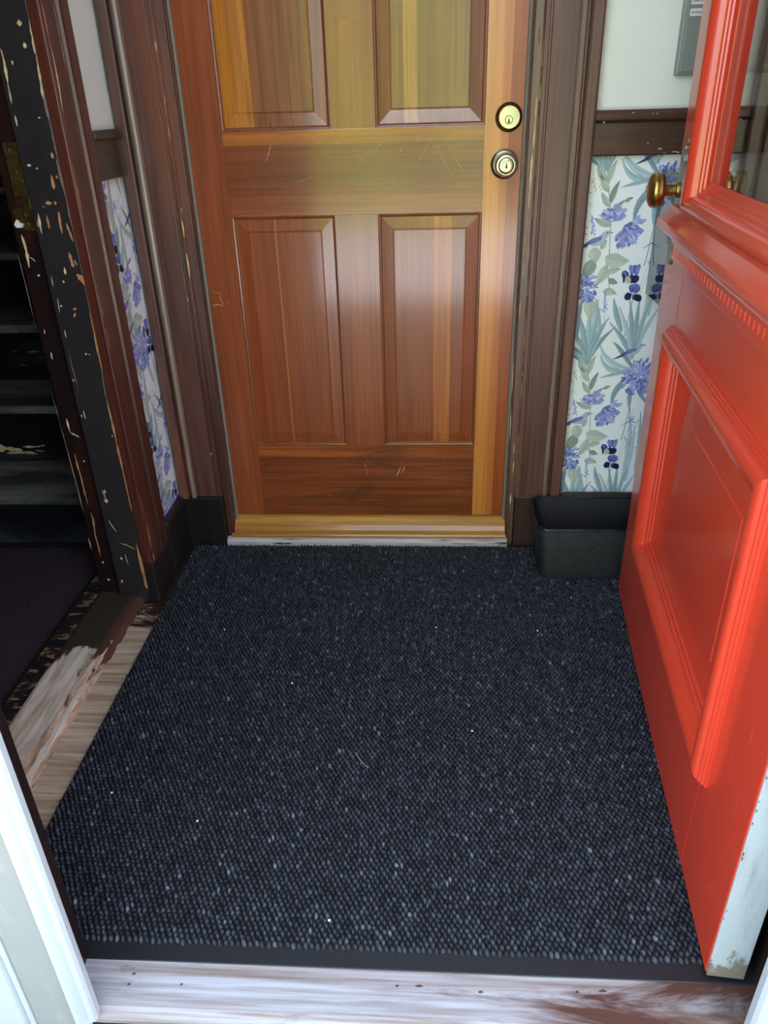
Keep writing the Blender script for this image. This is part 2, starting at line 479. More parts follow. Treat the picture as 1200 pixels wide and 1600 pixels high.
# worn spots and scratches: surface -> [(points on that surface in metres, width, tone)]
STROKES = {
'jamb':[([(-0.761,1.371),(-0.761,1.351),(-0.762,1.333)],0.002,0),([(-0.763,1.341),(-0.763,1.315),(-0.764,1.297),(-0.765,1.284)],0.005,0),([(-0.763,1.289),(-0.763,1.268),(-0.765,1.246),(-0.767,1.219),(-0.767,1.208)],0.0055,0),([(-0.765,1.224),(-0.766,1.196),(-0.765,1.168)],0.004,2),([(-0.765,1.174),(-0.765,1.128),(-0.764,1.104)],0.002,2),([(-0.767,1.104),(-0.766,1.068),(-0.763,1.025),(-0.763,0.98),(-0.762,0.928)],0.004,2),([(-0.762,0.928),(-0.761,0.888),(-0.761,0.833)],0.0018,2),([(-0.762,0.847),(-0.763,0.791),(-0.762,0.755)],0.002,2),([(-0.765,0.787),(-0.763,0.755),(-0.764,0.718),(-0.763,0.684),(-0.765,0.646)],0.006,1),([(-0.766,0.65),(-0.768,0.603),(-0.768,0.579)],0.002,2),([(-0.768,0.587),(-0.767,0.547),(-0.766,0.503),(-0.766,0.455)],0.005,1),([(-0.766,0.464),(-0.765,0.435),(-0.765,0.394)],0.007,1),([(-0.765,0.403),(-0.764,0.341),(-0.763,0.276)],0.004,1),([(-0.77,0.185),(-0.768,0.121),(-0.766,0.056),(-0.763,0.039)],0.008,1),([(-0.831,1.295),(-0.83,1.278),(-0.831,1.257),(-0.832,1.237)],0.005,0),([(-0.833,1.239),(-0.833,1.22),(-0.834,1.202)],0.003,0),([(-0.833,1.181),(-0.833,1.17),(-0.833,1.161)],0.0025,3),([(-0.831,0.997),(-0.833,0.975),(-0.833,0.955)],0.005,0),([(-0.879,0.955),(-0.877,0.934),(-0.877,0.913),(-0.879,0.886)],0.006,0),([(-0.872,0.908),(-0.866,0.904),(-0.862,0.898)],0.0025,3),([(-0.834,0.869),(-0.835,0.844)],0.0015,3),([(-0.831,0.82),(-0.834,0.785)],0.002,3),([(-0.832,0.749),(-0.832,0.729)],0.002,3),([(-0.833,0.704),(-0.834,0.666),(-0.832,0.635),(-0.832,0.596)],0.0013,2),([(-0.831,0.556),(-0.83,0.531)],0.002,3),([(-0.877,0.534),(-0.877,0.515),(-0.876,0.496)],0.004,0),([(-0.876,0.496),(-0.865,0.491),(-0.855,0.484)],0.003,3),([(-0.878,0.442),(-0.878,0.412),(-0.876,0.377),(-0.876,0.332),(-0.874,0.295)],0.004,1),([(-0.873,0.276),(-0.871,0.253),(-0.875,0.209),(-0.874,0.18),(-0.874,0.14)],0.004,1),([(-0.83,0.254),(-0.824,0.235),(-0.816,0.219)],0.003,0),([(-0.813,0.184),(-0.794,0.177),(-0.775,0.165)],0.003,1),([(-0.807,0.151),(-0.804,0.117)],0.0025,0),([(-0.786,1.0),(-0.788,0.975),(-0.788,0.955)],0.006,1),([(-0.814,0.994),(-0.814,0.975),(-0.814,0.965)],0.004,1),([(-0.775,0.977),(-0.771,0.955),(-0.768,0.938)],0.004,1),([(-0.782,0.918),(-0.781,0.898),(-0.779,0.885)],0.007,1),([(-0.775,0.902),(-0.771,0.889)],0.006,2),([(-0.776,0.871),(-0.767,0.86),(-0.761,0.846)],0.011,1),([(-0.801,0.794),(-0.793,0.796)],0.007,1),([(-0.798,0.787),(-0.803,0.776)],0.004,1),([(-0.829,0.341),(-0.824,0.313)],0.002,0),([(-0.783,1.341),(-0.783,1.33)],0.0075,0),([(-0.782,1.304),(-0.782,1.294)],0.006,0),([(-0.814,1.275),(-0.814,1.267)],0.0045,0),([(-0.784,1.177),(-0.784,1.174)],0.0045,3),([(-0.827,1.092),(-0.827,1.087)],0.0075,3),([(-0.812,1.085),(-0.812,1.082)],0.006,3),([(-0.774,1.112),(-0.774,1.101)],0.006,1),([(-0.785,1.07),(-0.785,1.043)],0.0075,1),([(-0.804,1.021),(-0.804,1.013)],0.0135,1),([(-0.789,1.02),(-0.789,1.013)],0.006,1),([(-0.816,1.011),(-0.816,1.008)],0.0045,1),([(-0.774,1.069),(-0.774,1.063)],0.0045,1),([(-0.837,0.982),(-0.837,0.969)],0.003,1),([(-0.8,0.886),(-0.801,0.87)],0.006,0),([(-0.809,0.858),(-0.809,0.852)],0.0045,3),([(-0.827,0.804),(-0.827,0.8)],0.0045,3),([(-0.794,0.694),(-0.794,0.689)],0.0045,3),([(-0.786,0.692),(-0.786,0.689)],0.003,3),([(-0.838,0.632),(-0.838,0.626)],0.003,3),([(-0.862,0.872),(-0.862,0.867)],0.006,3),([(-0.859,0.423),(-0.859,0.418)],0.0045,3),([(-0.823,0.341),(-0.823,0.33)],0.006,0),([(-0.825,0.316),(-0.825,0.303)],0.009,0),([(-0.872,0.127),(-0.872,0.121)],0.006,3),([(-0.867,0.072),(-0.868,0.066)],0.006,3),([(-0.819,0.141),(-0.819,0.133)],0.006,3),([(-0.831,0.069),(-0.832,0.058)],0.006,0),([(-0.838,0.543),(-0.838,0.536)],0.003,3),([(-0.773,0.49),(-0.773,0.485)],0.003,3),([(-0.879,0.751),(-0.88,0.739)],0.003,3),([(-0.876,0.698),(-0.877,0.68)],0.003,3)],
'hall':[([(-0.908,0.914),(-0.907,0.852),(-0.908,0.773)],0.0018,2),([(-0.908,0.773),(-0.91,0.66),(-0.909,0.589),(-0.905,0.481)],0.0012,2),([(-0.906,0.506),(-0.904,0.415),(-0.902,0.312),(-0.903,0.265)],0.0025,2),([(-0.905,0.191),(-0.905,0.151)],0.002,0),([(-0.911,0.096),(-0.911,0.055),(-0.913,0.013)],0.003,0),([(-0.873,1.182),(-0.876,1.129)],0.002,0)],
'casing':[([(1.67,1.371),(1.673,1.351),(1.673,1.325),(1.673,1.299)],0.005,1),([(1.673,1.304),(1.676,1.272),(1.676,1.245),(1.673,1.212),(1.669,1.183)],0.006,0),([(1.669,1.183),(1.666,1.15),(1.666,1.127)],0.002,2),([(1.66,1.116),(1.661,1.088),(1.663,1.043),(1.662,0.994),(1.659,0.936),(1.657,0.894)],0.007,1),([(1.657,0.9),(1.658,0.863),(1.661,0.828),(1.663,0.796),(1.668,0.77)],0.006,1),([(1.668,0.755),(1.667,0.718),(1.667,0.704)],0.004,1),([(1.653,0.593),(1.653,0.553),(1.656,0.519)],0.003,1),([(1.658,0.364),(1.666,0.306),(1.669,0.258)],0.003,1),([(1.673,0.246),(1.673,0.198),(1.67,0.164)],0.005,1),([(1.675,0.154),(1.677,0.107),(1.677,0.055),(1.674,-0.002)],0.009,1),([(1.725,1.376),(1.724,1.342),(1.725,1.3),(1.724,1.247)],0.002,0),([(1.724,1.247),(1.722,1.166),(1.726,1.1),(1.73,1.031)],0.0015,2),([(1.73,1.031),(1.735,0.917),(1.74,0.796),(1.75,0.64)],0.0012,2)],
'door':[([(-0.312,1.242),(-0.305,1.243),(-0.295,1.237),(-0.282,1.227),(-0.272,1.218)],0.002,0),([(-0.387,1.108),(-0.389,1.094),(-0.395,1.079),(-0.404,1.062)],0.0025,0),([(-0.579,0.757),(-0.563,0.753),(-0.551,0.753)],0.0012,0),([(-0.554,0.753),(-0.559,0.74),(-0.552,0.729),(-0.557,0.719)],0.002,0),([(-0.581,0.72),(-0.565,0.723),(-0.55,0.718)],0.003,0),([(-0.545,0.728),(-0.529,0.722)],0.001,0),([(-0.086,0.247),(-0.092,0.231),(-0.1,0.214)],0.0025,3),([(-0.073,0.252),(-0.079,0.235),(-0.085,0.223)],0.0015,3),([(0.038,1.098),(0.052,1.073),(0.065,1.051),(0.078,1.03)],0.0015,0),([(0.011,1.096),(0.025,1.066),(0.039,1.042),(0.053,1.019)],0.0012,0),([(0.026,1.001),(0.072,1.002),(0.13,1.002)],0.0016,0),([(-0.052,1.0),(-0.013,1.001),(0.026,1.001)],0.0008,0),([(-0.46,0.796),(-0.414,0.787),(-0.364,0.778)],0.0012,1),([(-0.458,0.806),(-0.37,0.803)],0.0008,1),([(-0.314,1.124),(-0.281,1.114),(-0.259,1.099)],0.001,0),([(-0.237,1.128),(-0.228,1.107),(-0.216,1.094)],0.001,0),([(-0.201,1.012),(-0.146,1.009),(-0.084,1.014)],0.001,0),([(-0.336,1.015),(-0.311,1.023),(-0.287,1.03)],0.0008,0),([(-0.16,1.073),(-0.128,1.091),(-0.097,1.118)],0.0007,0),([(-0.094,1.124),(-0.104,1.093)],0.0008,0),([(-0.182,1.092),(-0.175,1.071),(-0.153,1.052)],0.0007,0),([(-0.214,1.339),(-0.178,1.35),(-0.154,1.364)],0.001,0),([(-0.402,0.714),(-0.39,0.671),(-0.375,0.645)],0.0008,1),([(-0.193,0.262),(-0.186,0.235),(-0.183,0.216)],0.0018,2),([(-0.033,1.123),(-0.032,1.1)],0.0012,0),([(0.002,1.108),(-0.021,1.074),(-0.037,1.044)],0.0008,0),([(0.041,1.031),(0.026,1.017)],0.001,1),([(0.07,1.107),(0.1,1.109),(0.118,1.104)],0.0008,1),([(-0.344,1.158),(-0.324,1.161),(-0.271,1.157)],0.0012,0),([(-0.33,1.154),(-0.327,1.158)],0.003,2),([(-0.315,1.154),(-0.31,1.159)],0.003,2),([(-0.294,1.152),(-0.289,1.157)],0.003,2),([(-0.387,0.279),(-0.387,0.277)],0.001,3),([(0.031,1.073),(0.032,1.072)],0.0013,0),([(-0.303,1.112),(-0.303,1.111)],0.0021,3),([(-0.297,0.959),(-0.296,0.956)],0.001,4),([(-0.182,0.266),(-0.181,0.262)],0.0023,3),([(-0.476,1.006),(-0.476,1.003)],0.0022,4),([(-0.245,0.246),(-0.245,0.241)],0.0014,0),([(-0.434,0.955),(-0.434,0.953)],0.002,0),([(-0.437,1.016),(-0.436,1.014)],0.0013,3),([(-0.084,0.261),(-0.084,0.259)],0.002,0),([(-0.49,0.121),(-0.49,0.117)],0.001,3),([(-0.01,1.107),(-0.009,1.105)],0.0014,4),([(0.089,0.135),(0.09,0.132)],0.0013,4),([(-0.346,0.252),(-0.346,0.25)],0.0014,0),([(-0.189,0.983),(-0.188,0.98)],0.0018,0),([(-0.244,0.26),(-0.244,0.257)],0.002,0),([(-0.09,1.017),(-0.09,1.016)],0.0024,3),([(0.016,0.948),(0.016,0.945)],0.0012,4),([(-0.449,1.08),(-0.448,1.078)],0.0021,0),([(-0.543,0.252),(-0.543,0.249)],0.0015,3),([(-0.445,1.029),(-0.445,1.026)],0.0023,0),([(-0.19,0.282),(-0.19,0.278)],0.0014,3),([(0.041,1.003),(0.042,1.001)],0.0014,4),([(-0.529,0.114),(-0.529,0.109)],0.001,0),([(0.015,0.249),(0.016,0.245)],0.0019,4),([(0.0,0.123),(0.001,0.121)],0.0012,3),([(-0.493,0.146),(-0.492,0.141)],0.0017,0),([(-0.378,0.984),(-0.378,0.982)],0.0023,0),([(-0.455,1.041),(-0.455,1.039)],0.0018,3),([(-0.433,0.971),(-0.433,0.968)],0.0022,0),([(0.129,1.074),(0.13,1.071)],0.0015,4),([(-0.418,1.018),(-0.418,1.016)],0.0017,4),([(-0.428,1.089),(-0.428,1.086)],0.0023,0),([(0.039,0.267),(0.04,0.264)],0.002,3),([(-0.382,0.113),(-0.382,0.11)],0.0009,0),([(-0.201,0.164),(-0.2,0.161)],0.0017,3),([(-0.302,0.154),(-0.302,0.15)],0.0019,3),([(-0.131,0.985),(-0.131,0.983)],0.0023,4),([(-0.085,1.089),(-0.085,1.087)],0.0024,4),([(-0.506,0.273),(-0.505,0.268)],0.0013,0),([(-0.13,0.234),(-0.129,0.23)],0.001,0),([(-0.319,0.23),(-0.318,0.226)],0.0018,0),([(0.042,0.148),(0.043,0.143)],0.0012,0),([(0.006,1.091),(0.007,1.088)],0.0019,3),([(0.082,0.17),(0.082,0.166)],0.0022,3),([(-0.242,1.029),(-0.242,1.026)],0.0022,4),([(0.168,0.241),(0.169,0.236)],0.0013,4),([(-0.035,1.052),(-0.035,1.05)],0.0018,0),([(-0.185,1.012),(-0.185,1.01)],0.0018,0),([(0.004,1.007),(0.004,1.004)],0.0022,0),([(0.132,0.286),(0.133,0.281)],0.0011,3),([(-0.557,0.253),(-0.557,0.25)],0.0009,0),([(-0.371,0.132),(-0.371,0.128)],0.002,0),([(0.101,0.164),(0.102,0.16)],0.002,4),([(-0.463,0.138),(-0.463,0.136)],0.0015,3),([(-0.147,1.065),(-0.147,1.062)],0.0014,4),([(0.145,0.997),(0.146,0.995)],0.0023,0),([(-0.489,0.184),(-0.488,0.181)],0.0017,0),([(0.086,0.989),(0.086,0.987)],0.0014,0),([(-0.415,0.97),(-0.415,0.966)],0.0023,4),([(-0.095,1.01),(-0.094,1.007)],0.0018,3),([(0.029,0.21),(0.03,0.206)],0.0022,0),([(-0.058,1.013),(-0.057,1.011)],0.0024,0),([(-0.431,0.291),(-0.431,0.287)],0.001,3),([(0.027,0.128),(0.028,0.123)],0.0017,0),([(-0.516,0.258),(-0.515,0.253)],0.0022,0),([(-0.171,1.056),(-0.17,1.054)],0.0021,4),([(-0.073,1.084),(-0.073,1.081)],0.0024,3),([(-0.118,1.079),(-0.118,1.077)],0.0014,4),([(0.085,1.064),(0.086,1.061)],0.0023,4)],
'chips_right':[([(0.24,1.188),(0.24,1.137),(0.239,1.076)],0.003,0),([(0.238,1.076),(0.237,1.014),(0.237,0.943)],0.004,0),([(0.236,0.935),(0.236,0.898)],0.002,1),([(0.235,0.883),(0.235,0.838)],0.002,1),([(0.234,0.822),(0.234,0.775)],0.002,0),([(0.25,1.116),(0.249,1.09)],0.002,1),([(0.251,1.056),(0.25,1.014)],0.002,0),([(0.249,1.0),(0.248,0.95)],0.0022,0),([(0.247,0.92),(0.246,0.883)],0.0015,1),([(0.245,0.868),(0.245,0.822)],0.0015,0),([(0.23,0.727),(0.23,0.678)],0.0015,0),([(0.228,0.644),(0.227,0.601)],0.002,1),([(0.222,0.575),(0.223,0.468)],0.0018,0),([(0.223,0.431),(0.225,0.335)],0.002,0),([(0.239,0.276),(0.237,0.235)],0.0025,0),([(0.237,0.335),(0.236,0.296)],0.002,0),([(0.235,0.173),(0.235,0.131)],0.003,3),([(0.237,1.324),(0.238,1.288)],0.002,4)],
'riser1':[([(-1.444,0.227),(-1.38,0.225),(-1.328,0.218)],0.022,0),([(-1.385,0.209),(-1.319,0.211),(-1.278,0.204)],0.008,0),([(-1.325,0.231),(-1.282,0.231),(-1.248,0.236)],0.006,0),([(-1.285,0.218),(-1.254,0.215)],0.005,0)],
'riser2':[([(-1.417,0.475),(-1.399,0.475)],0.004,2),([(-1.373,0.472),(-1.323,0.474)],0.006,2),([(-1.407,0.428),(-1.376,0.425)],0.005,2),([(-1.333,0.454),(-1.306,0.452)],0.003,2)],
}

# ---------------------------------------------------------------- materials
MATS['wear'] = print_mat('bare_wood_wear', .7, .25, .6)
MATS['print'] = print_mat('wallpaper_ink', .5, .35)
M_WALL = painted('cream_wall_paint', C('eeefe6'), .6, .04, .03)
M_CEIL = painted('ceiling_paint', C('e4e2d8'), .7, .04, .03)
M_HALLWALL = painted('hall_wall_paint', C('4a3a32'), .6, .2)
M_EXT = painted('exterior_cladding', C('b9bdb8'), .6, .1)
M_PAPER = painted('wallpaper_ground', C('fbfdfd'), .5, .02, .01)
M_DARK = wood('dark_stained_timber', C('6b463a'), C('371f17'), 'z', .36, .5, .2, contrast=.55,
              blotch=(C('8a4d2b'), (9, 9, 1.2), .5, .74))
M_DARK_R = wood('dark_stained_casing', C('7a5448'), C('44281f'), 'z', .42, .3, .25, contrast=.5, seed=2,
                blotch=(C('65402c'), (11, 11, 1.5), .56, .8))
M_BEAD = wood('reflection_toned_bead', C('a08a78'), C('6b5547'), 'z', .36, .6, .2, contrast=.5, seed=3)  # light grey reflection on the bead painted in as a paler base colour
M_DARK_X = wood('dark_chair_rail_timber', C('5d3d30'), C('38221a'), 'x', .4, .25, .2, contrast=.5, seed=4)
M_DARK_Y = wood('dark_side_rail_timber', C('4d372e'), C('33211a'), 'y', .4, .2, .2, contrast=.4, seed=5)
M_PLINTH = wood('blackened_plinth', C('241f1d'), C('120e0d'), 'z', .4, .15, .25, contrast=.5, seed=6,
                blotch=(C('3c2820'), (14, 14, 4), .55, .75))
M_PLINTH_R = wood('brown_plinth', C('4a352d'), C('2a1c17'), 'z', .45, .1, .3, contrast=.5, seed=7)
M_CASING = wood('red_brown_casing', C('602f23'), C('301812'), 'z', .35, .2, .2, contrast=.5, seed=8)
M_BLACK = worn('blackened_jamb_paint', C('2d2929'), C('3d2016'), C('c08a5c'), (10, 10, 2.2), .56, .66, .90, .93, .34)
M_RABBET = worn('brown_rabbet_paint', C('231514'), C('4a2613'), C('b98a58'), (12, 12, 2.6), .50, .68, .86, .9, .36, off=(3, 1, 2))
M_STAIR = worn('black_stair_paint', C('15151a'), C('34373b'), C('a08a62'), (3, 9, 9), .5, .62, .8, .84, .34, off=(2, 7, 0), fine=(6, 60, 60))
M_TREAD = worn('worn_stair_tread', C('44453f'), C('84826f'), C('a59c80'), (2.4, 12, 6), .42, .56, .78, .85, .5, off=(4, 1, 0), fine=(6, 80, 60))
M_STRIPGREY = painted('grey_weatherstrip', C('857f70'), .6, .2)
M_RED = painted('red_door_paint', C('e0452c'), .36, .12, .08, True, None, .65, .12, (50, 50, 6))
M_WHITEEDGE = NT('chipped_white_paint')
_P = M_WHITEEDGE.pos(True)
_sp = M_WHITEEDGE.n('ShaderNodeSeparateXYZ')
M_WHITEEDGE.l(_P, _sp.inputs[0])
_k = M_WHITEEDGE.math('ADD', M_WHITEEDGE.noise(_P, (45, 45, 26), 6, .7), M_WHITEEDGE.math('MULTIPLY', M_WHITEEDGE.math('SUBTRACT', .085, _sp.outputs[2], True), 5.0))
_w = M_WHITEEDGE.mix(M_WHITEEDGE.ramp(M_WHITEEDGE.noise(_P, (60, 60, 8), 5, .65), [(.5, 0.0), (.7, .6)]), C('b9c3c6'), C('8f9796'))
M_WHITEEDGE.set(Base_Color=M_WHITEEDGE.mix(M_WHITEEDGE.ramp(_k, [(.62, 0.0), (.72, 1.0)]), _w, C('827b69')), Roughness=.5)
M_WHITEEDGE = M_WHITEEDGE.m
M_WHITE = painted('white_exterior_paint', C('c2c8cb'), .4, .04, .04)
M_GREYPAINT = painted('grey_exterior_paint', C('9d9f9b'), .5, .18, .1, False, (C('b7b5ac'), (30, 30, 14), .55, .8))
M_BRASS = metal('old_brass', C('bfa660'), .30, .16)
M_BRASSDARK = metal('tarnished_brass', C('9a8450'), .42, .4)
M_NICKEL = metal('satin_nickel', C('c9c3ae'), .22, .06)
M_NICKELDARK = metal('darkened_nickel', C('6b6656'), .3, .1)
M_PLATE = metal('patinated_plate', C('b4b5aa'), .42, .45, .8, 120)
M_BLACKHOLE = painted('keyhole_black', C('0a0a0a'), .6, 0)
M_STEELBOX = metal('dark_polished_box', C('74777e'), .05, .02)
M_GREYBOX = painted('grey_box_enamel', C('8a8e89'), .35, .05, .02)
M_LABEL = painted('paper_label', C('e8e8e6'), .6, .02)
M_LABELINK = painted('faded_label_print', C('9a9a9a'), .7, .1)

# door timber
K = 1.45


def dw(h):
    return C(h, K)


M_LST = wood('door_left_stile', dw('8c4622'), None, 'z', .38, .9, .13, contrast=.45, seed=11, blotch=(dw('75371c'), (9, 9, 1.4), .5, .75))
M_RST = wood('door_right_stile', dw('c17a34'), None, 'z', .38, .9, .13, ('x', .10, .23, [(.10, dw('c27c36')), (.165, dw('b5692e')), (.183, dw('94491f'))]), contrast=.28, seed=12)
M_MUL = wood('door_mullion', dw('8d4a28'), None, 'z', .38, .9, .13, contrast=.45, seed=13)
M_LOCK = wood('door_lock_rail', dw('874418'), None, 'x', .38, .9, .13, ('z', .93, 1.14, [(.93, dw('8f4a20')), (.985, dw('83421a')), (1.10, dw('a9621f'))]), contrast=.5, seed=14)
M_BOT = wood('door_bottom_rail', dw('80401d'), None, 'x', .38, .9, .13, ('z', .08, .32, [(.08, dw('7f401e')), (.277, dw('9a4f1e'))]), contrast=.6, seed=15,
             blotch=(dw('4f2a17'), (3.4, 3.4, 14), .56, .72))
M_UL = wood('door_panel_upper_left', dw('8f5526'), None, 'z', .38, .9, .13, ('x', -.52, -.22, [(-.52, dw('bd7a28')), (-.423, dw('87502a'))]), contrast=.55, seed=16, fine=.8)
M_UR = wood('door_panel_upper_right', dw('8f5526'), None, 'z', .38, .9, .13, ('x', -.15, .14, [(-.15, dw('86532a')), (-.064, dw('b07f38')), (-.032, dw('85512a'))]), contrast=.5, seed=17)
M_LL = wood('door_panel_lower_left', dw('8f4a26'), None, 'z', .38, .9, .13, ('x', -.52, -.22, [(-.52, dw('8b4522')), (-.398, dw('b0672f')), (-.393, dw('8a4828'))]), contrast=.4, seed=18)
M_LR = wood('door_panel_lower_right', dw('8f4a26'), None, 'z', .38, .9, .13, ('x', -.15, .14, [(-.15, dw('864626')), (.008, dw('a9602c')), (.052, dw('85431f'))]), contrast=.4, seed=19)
M_STICK = wood('door_sticking', dw('7d4526'), None, 'z', .38, .9, .13, contrast=.4, seed=20)
M_SILLY = wood('yellow_varnished_sill', C('e0a548'), C('a2671f'), 'x', .3, .6, .1, contrast=.5, seed=21, fine=.7)
M_SILLW = worn('worn_white_sill_nose', C('c9c0b8'), C('9a8f88'), C('35201a'), (2.4, 20, 40), .5, .62, .58, .62, .5, fine=(8, 90, 90))

# bare, weathered timbers


def weathered(name, pale, brown, paint, sc, plo, phi, blo=.5, bhi=.62, axis=(4, 90, 60), seed=0, rough=.75, extra=None):
    m = NT(name)
    P = m.pos()
    off = (seed * 2.7, seed * 1.3, seed * 3.9)
    g = m.noise(P, axis, 4, .65, .3, off)
    g2 = m.noise(P, tuple(a * .35 for a in axis), 4, .6, .5, off)
    c = m.mix(m.ramp(g2, [(.38, 0.0), (.66, 1.0)]), pale, brown)
    c = m.mix(m.math('MULTIPLY', m.ramp(g, [(.38, 1.0), (.56, 0.0)]), .55), c, m.mix(1.0, c, (.45, .36, .28, 1), 'MULTIPLY'))
    nb = m.noise(P, sc, 6, .66, .6, off)
    if extra:                       # paint left where a coordinate runs past a line
        ax, a, b = extra
        sep = m.n('ShaderNodeSeparateXYZ')
        m.l(P, sep.inputs[0])
        t = m.math('DIVIDE', m.math('SUBTRACT', sep.outputs['XYZ'.index(ax.upper())], a), b - a, True)
        nb = m.math('ADD', nb, m.math('MULTIPLY', t, .5))
    c = m.mix(m.ramp(nb, [(plo, 0.0), (phi, 1.0)]), c, paint)
    m.set(Base_Color=c, Roughness=m.ramp(nb, [(plo, rough), (phi, .4)]))
    m.b.inputs['Specular IOR Level'].default_value = .35
    m.bump(g, .35, .0015)
    return m.m


M_THR = weathered('weathered_threshold', C('bdbfc4'), C('907a6c'), C('5b3d33'), (2.6, 10, 10), .60, .72, seed=1, axis=(3, 85, 60), extra=('x', .12, .62))
M_STEP = weathered('red_brown_step', C('5a4038'), C('40261f'), C('331c18'), (5, 12, 12), .5, .6, seed=2)
M_SILLA = weathered('bare_hall_sill', C('eadfcb'), C('bfa88c'), C('41382e'), (9, 5, 9), .62, .66, seed=3, axis=(60, 7, 60), extra=('y', 1.30, 1.60))
M_SILLEDGE = weathered('splintered_sill_edge', C('e6cdb2'), C('b48d70'), C('5a3a32'), (40, 7, 20), .56, .64, seed=4, axis=(90, 14, 60), extra=('y', 1.38, 1.52))
M_SILLD = worn('black_sill_strip', C('1a1818'), C('2a2522'), C('a37d55'), (7, 17, 9), .5, .6, .54, .57, .5, off=(1, 4, 0), fine=(7, 110, 40))
M_FLOOR = weathered('bare_floorboards', C('d6c4a8'), C('ad9479'), C('3b281f'), (6, 14, 9), .68, .74, seed=6, axis=(5, 120, 60), extra=('y', 1.46, 1.75))

M_CARPET = NT('hall_carpet_pile')
_P = M_CARPET.pos()
_g = M_CARPET.noise(_P, (260, 260, 260), 3, .7)
M_CARPET.set(Base_Color=M_CARPET.mix(M_CARPET.ramp(_g, [(.4, 0.0), (.65, 1.0)]), C('2a2024'), C('5c4951')), Roughness=.95)
M_CARPET.b.inputs['Specular IOR Level'].default_value = .1
M_CARPET.bump(_g, .6, .003)
M_CARPET = M_CARPET.m

M_RUBBER = painted('black_rubber', C('202226'), .42, .1, .05)
M_PILE = NT('looped_mat_pile')
_a = M_PILE.n('ShaderNodeVertexColor', layer_name='Col')
M_PILE.set(Base_Color=_a.outputs['Color'], Roughness=.62)
M_PILE.b.inputs['Specular IOR Level'].default_value = .35
M_PILE = M_PILE.m

M_GLASS = NT('door_glass')
M_GLASS.set(Base_Color=(.93, .96, .94, 1), Roughness=.0, IOR=1.5)
M_GLASS.b.inputs['Transmission Weight'].default_value = 1.0
M_GLASS = M_GLASS.m

M_WEAVE = NT('woven_black_strap')
_P = M_WEAVE.pos()
_sp = M_WEAVE.n('ShaderNodeSeparateXYZ')
M_WEAVE.l(_P, _sp.inputs[0])
_h = M_WEAVE.math('MULTIPLY', M_WEAVE.math('ADD', _sp.outputs[0], _sp.outputs[1]), 1150.0)
_v = M_WEAVE.math('MULTIPLY', _sp.outputs[2], 1150.0)
_wv = M_WEAVE.math('ADD', M_WEAVE.math('MULTIPLY', M_WEAVE.math('MULTIPLY', M_WEAVE.math('SINE', _h), M_WEAVE.math('SINE', _v)), .5), .5)
_w2 = M_WEAVE.noise(_P, (90, 90, 90), 4, .7)
M_WEAVE.set(Base_Color=M_WEAVE.mix(M_WEAVE.math('MULTIPLY', M_WEAVE.ramp(_wv, [(.25, 0.0), (.9, 1.0)]), M_WEAVE.ramp(_w2, [(.4, .35), (.68, 1.0)])), C('0e0e10'), C('55555a')), Roughness=.3)
M_WEAVE.bump(_wv, .8, .0015)
M_WEAVE = M_WEAVE.m

# ---------------------------------------------------------------- large structure
DY = 2.007                      # front face of the inner door
LX, RX = -.75, .78              # faces of the left and right walls of the vestibule


def S(name, mb, mat, label=None, bevel=0.0, cat=None, **kw):
    return struct(obj(name, mb, mat, None, bevel, **kw), label, cat)


S('floor', MB().box(-.79, .70, -.08, .9, 2.30, 0), M_FLOOR, 'bare scuffed floorboards beside the black entrance mat', cat='floor')
S('floor_hall', MB().box(-2.3, .1, -.08, -.955, 4.6, .004), M_CARPET, 'dark maroon carpet of the stair hall', cat='carpet')
wall_back = S('wall_back', MB().box(-.75, 2.0, 0, -.612, 2.14, 2.75).box(.24, 2.0, 0, 1.0, 2.14, 2.75).box(-.612, 2.0, 2.12, .24, 2.14, 2.75), M_WALL,
              'cream painted back wall on both sides of the varnished door', cat='wall')
wall_left = S('wall_left', MB().box(-.905, 1.70, 0, LX, 2.14, 2.75).box(-.905, .60, 2.1, LX, 1.70, 2.75), M_WALL,
              'narrow cream wall between stair opening and varnished door', cat='wall')
S('wall_right', MB().box(RX, .64, 0, RX + .12, 2.14, 2.75), M_WALL, 'cream side wall behind the open red door', cat='wall')
S('ceiling', MB().box(-2.4, .64, 2.75, 1.0, 4.7, 2.9), M_CEIL, 'plain pale ceiling over the entrance', cat='ceiling')
S('wall_front', MB().box(-5, .64, -1.2, -.57, .70, 6.5).box(.495, .64, -1.2, 5, .72, 6.5).box(-.57, .64, 2.55, .495, .72, 6.5).box(-.57, .64, -1.2, .495, .72, -.085),
  M_EXT, 'outer house wall around the front doorway', cat='wall')
S('wall_hall', MB().box(-2.42, .72, 0, -2.3, 4.7, 2.75).box(-2.42, 4.6, 0, -.785, 4.72, 2.75).box(-.905, 2.14, 0, -.785, 4.6, 2.75), M_HALLWALL,
  'dim brown walls of the stair hall', cat='wall')

# front threshold, step and porch
thr = S('trim_1', MB().prism([(.700, -.085), (.700, -.002), (.694, .002), (.622, .001), (.612, -.004), (.609, -.014), (.611, -.05), (.62, -.085)], -.56, .52, 'x'), M_THR,
        'weathered grey wooden threshold in front of the black mat', .0015, cat='threshold')
S('trim_2', MB().box(-.52, .50, -.09, .60, .625, -.022), M_STEP, 'red-brown worn step edge below the grey threshold', .006, cat='step')
_th = Paint()
for (x_, y_, w_) in ((-.46, .668, .006), (-.462, .652, .005), (-.05, .666, .005), (-.02, .667, .012), (.075, .662, .007), (.22, .668, .005), (.255, .671, .012), (-.38, .655, .004)):
    _th.strip([(x_, y_), (x_ + w_ * .5, y_ + .0012), (x_ + w_, y_ + .0004)], [.0015, .0042, .001], C('6a5346'))
_th.build('nail_hole', lambda a, b, l: (a, b, .0026), MATS['wear'], thr)
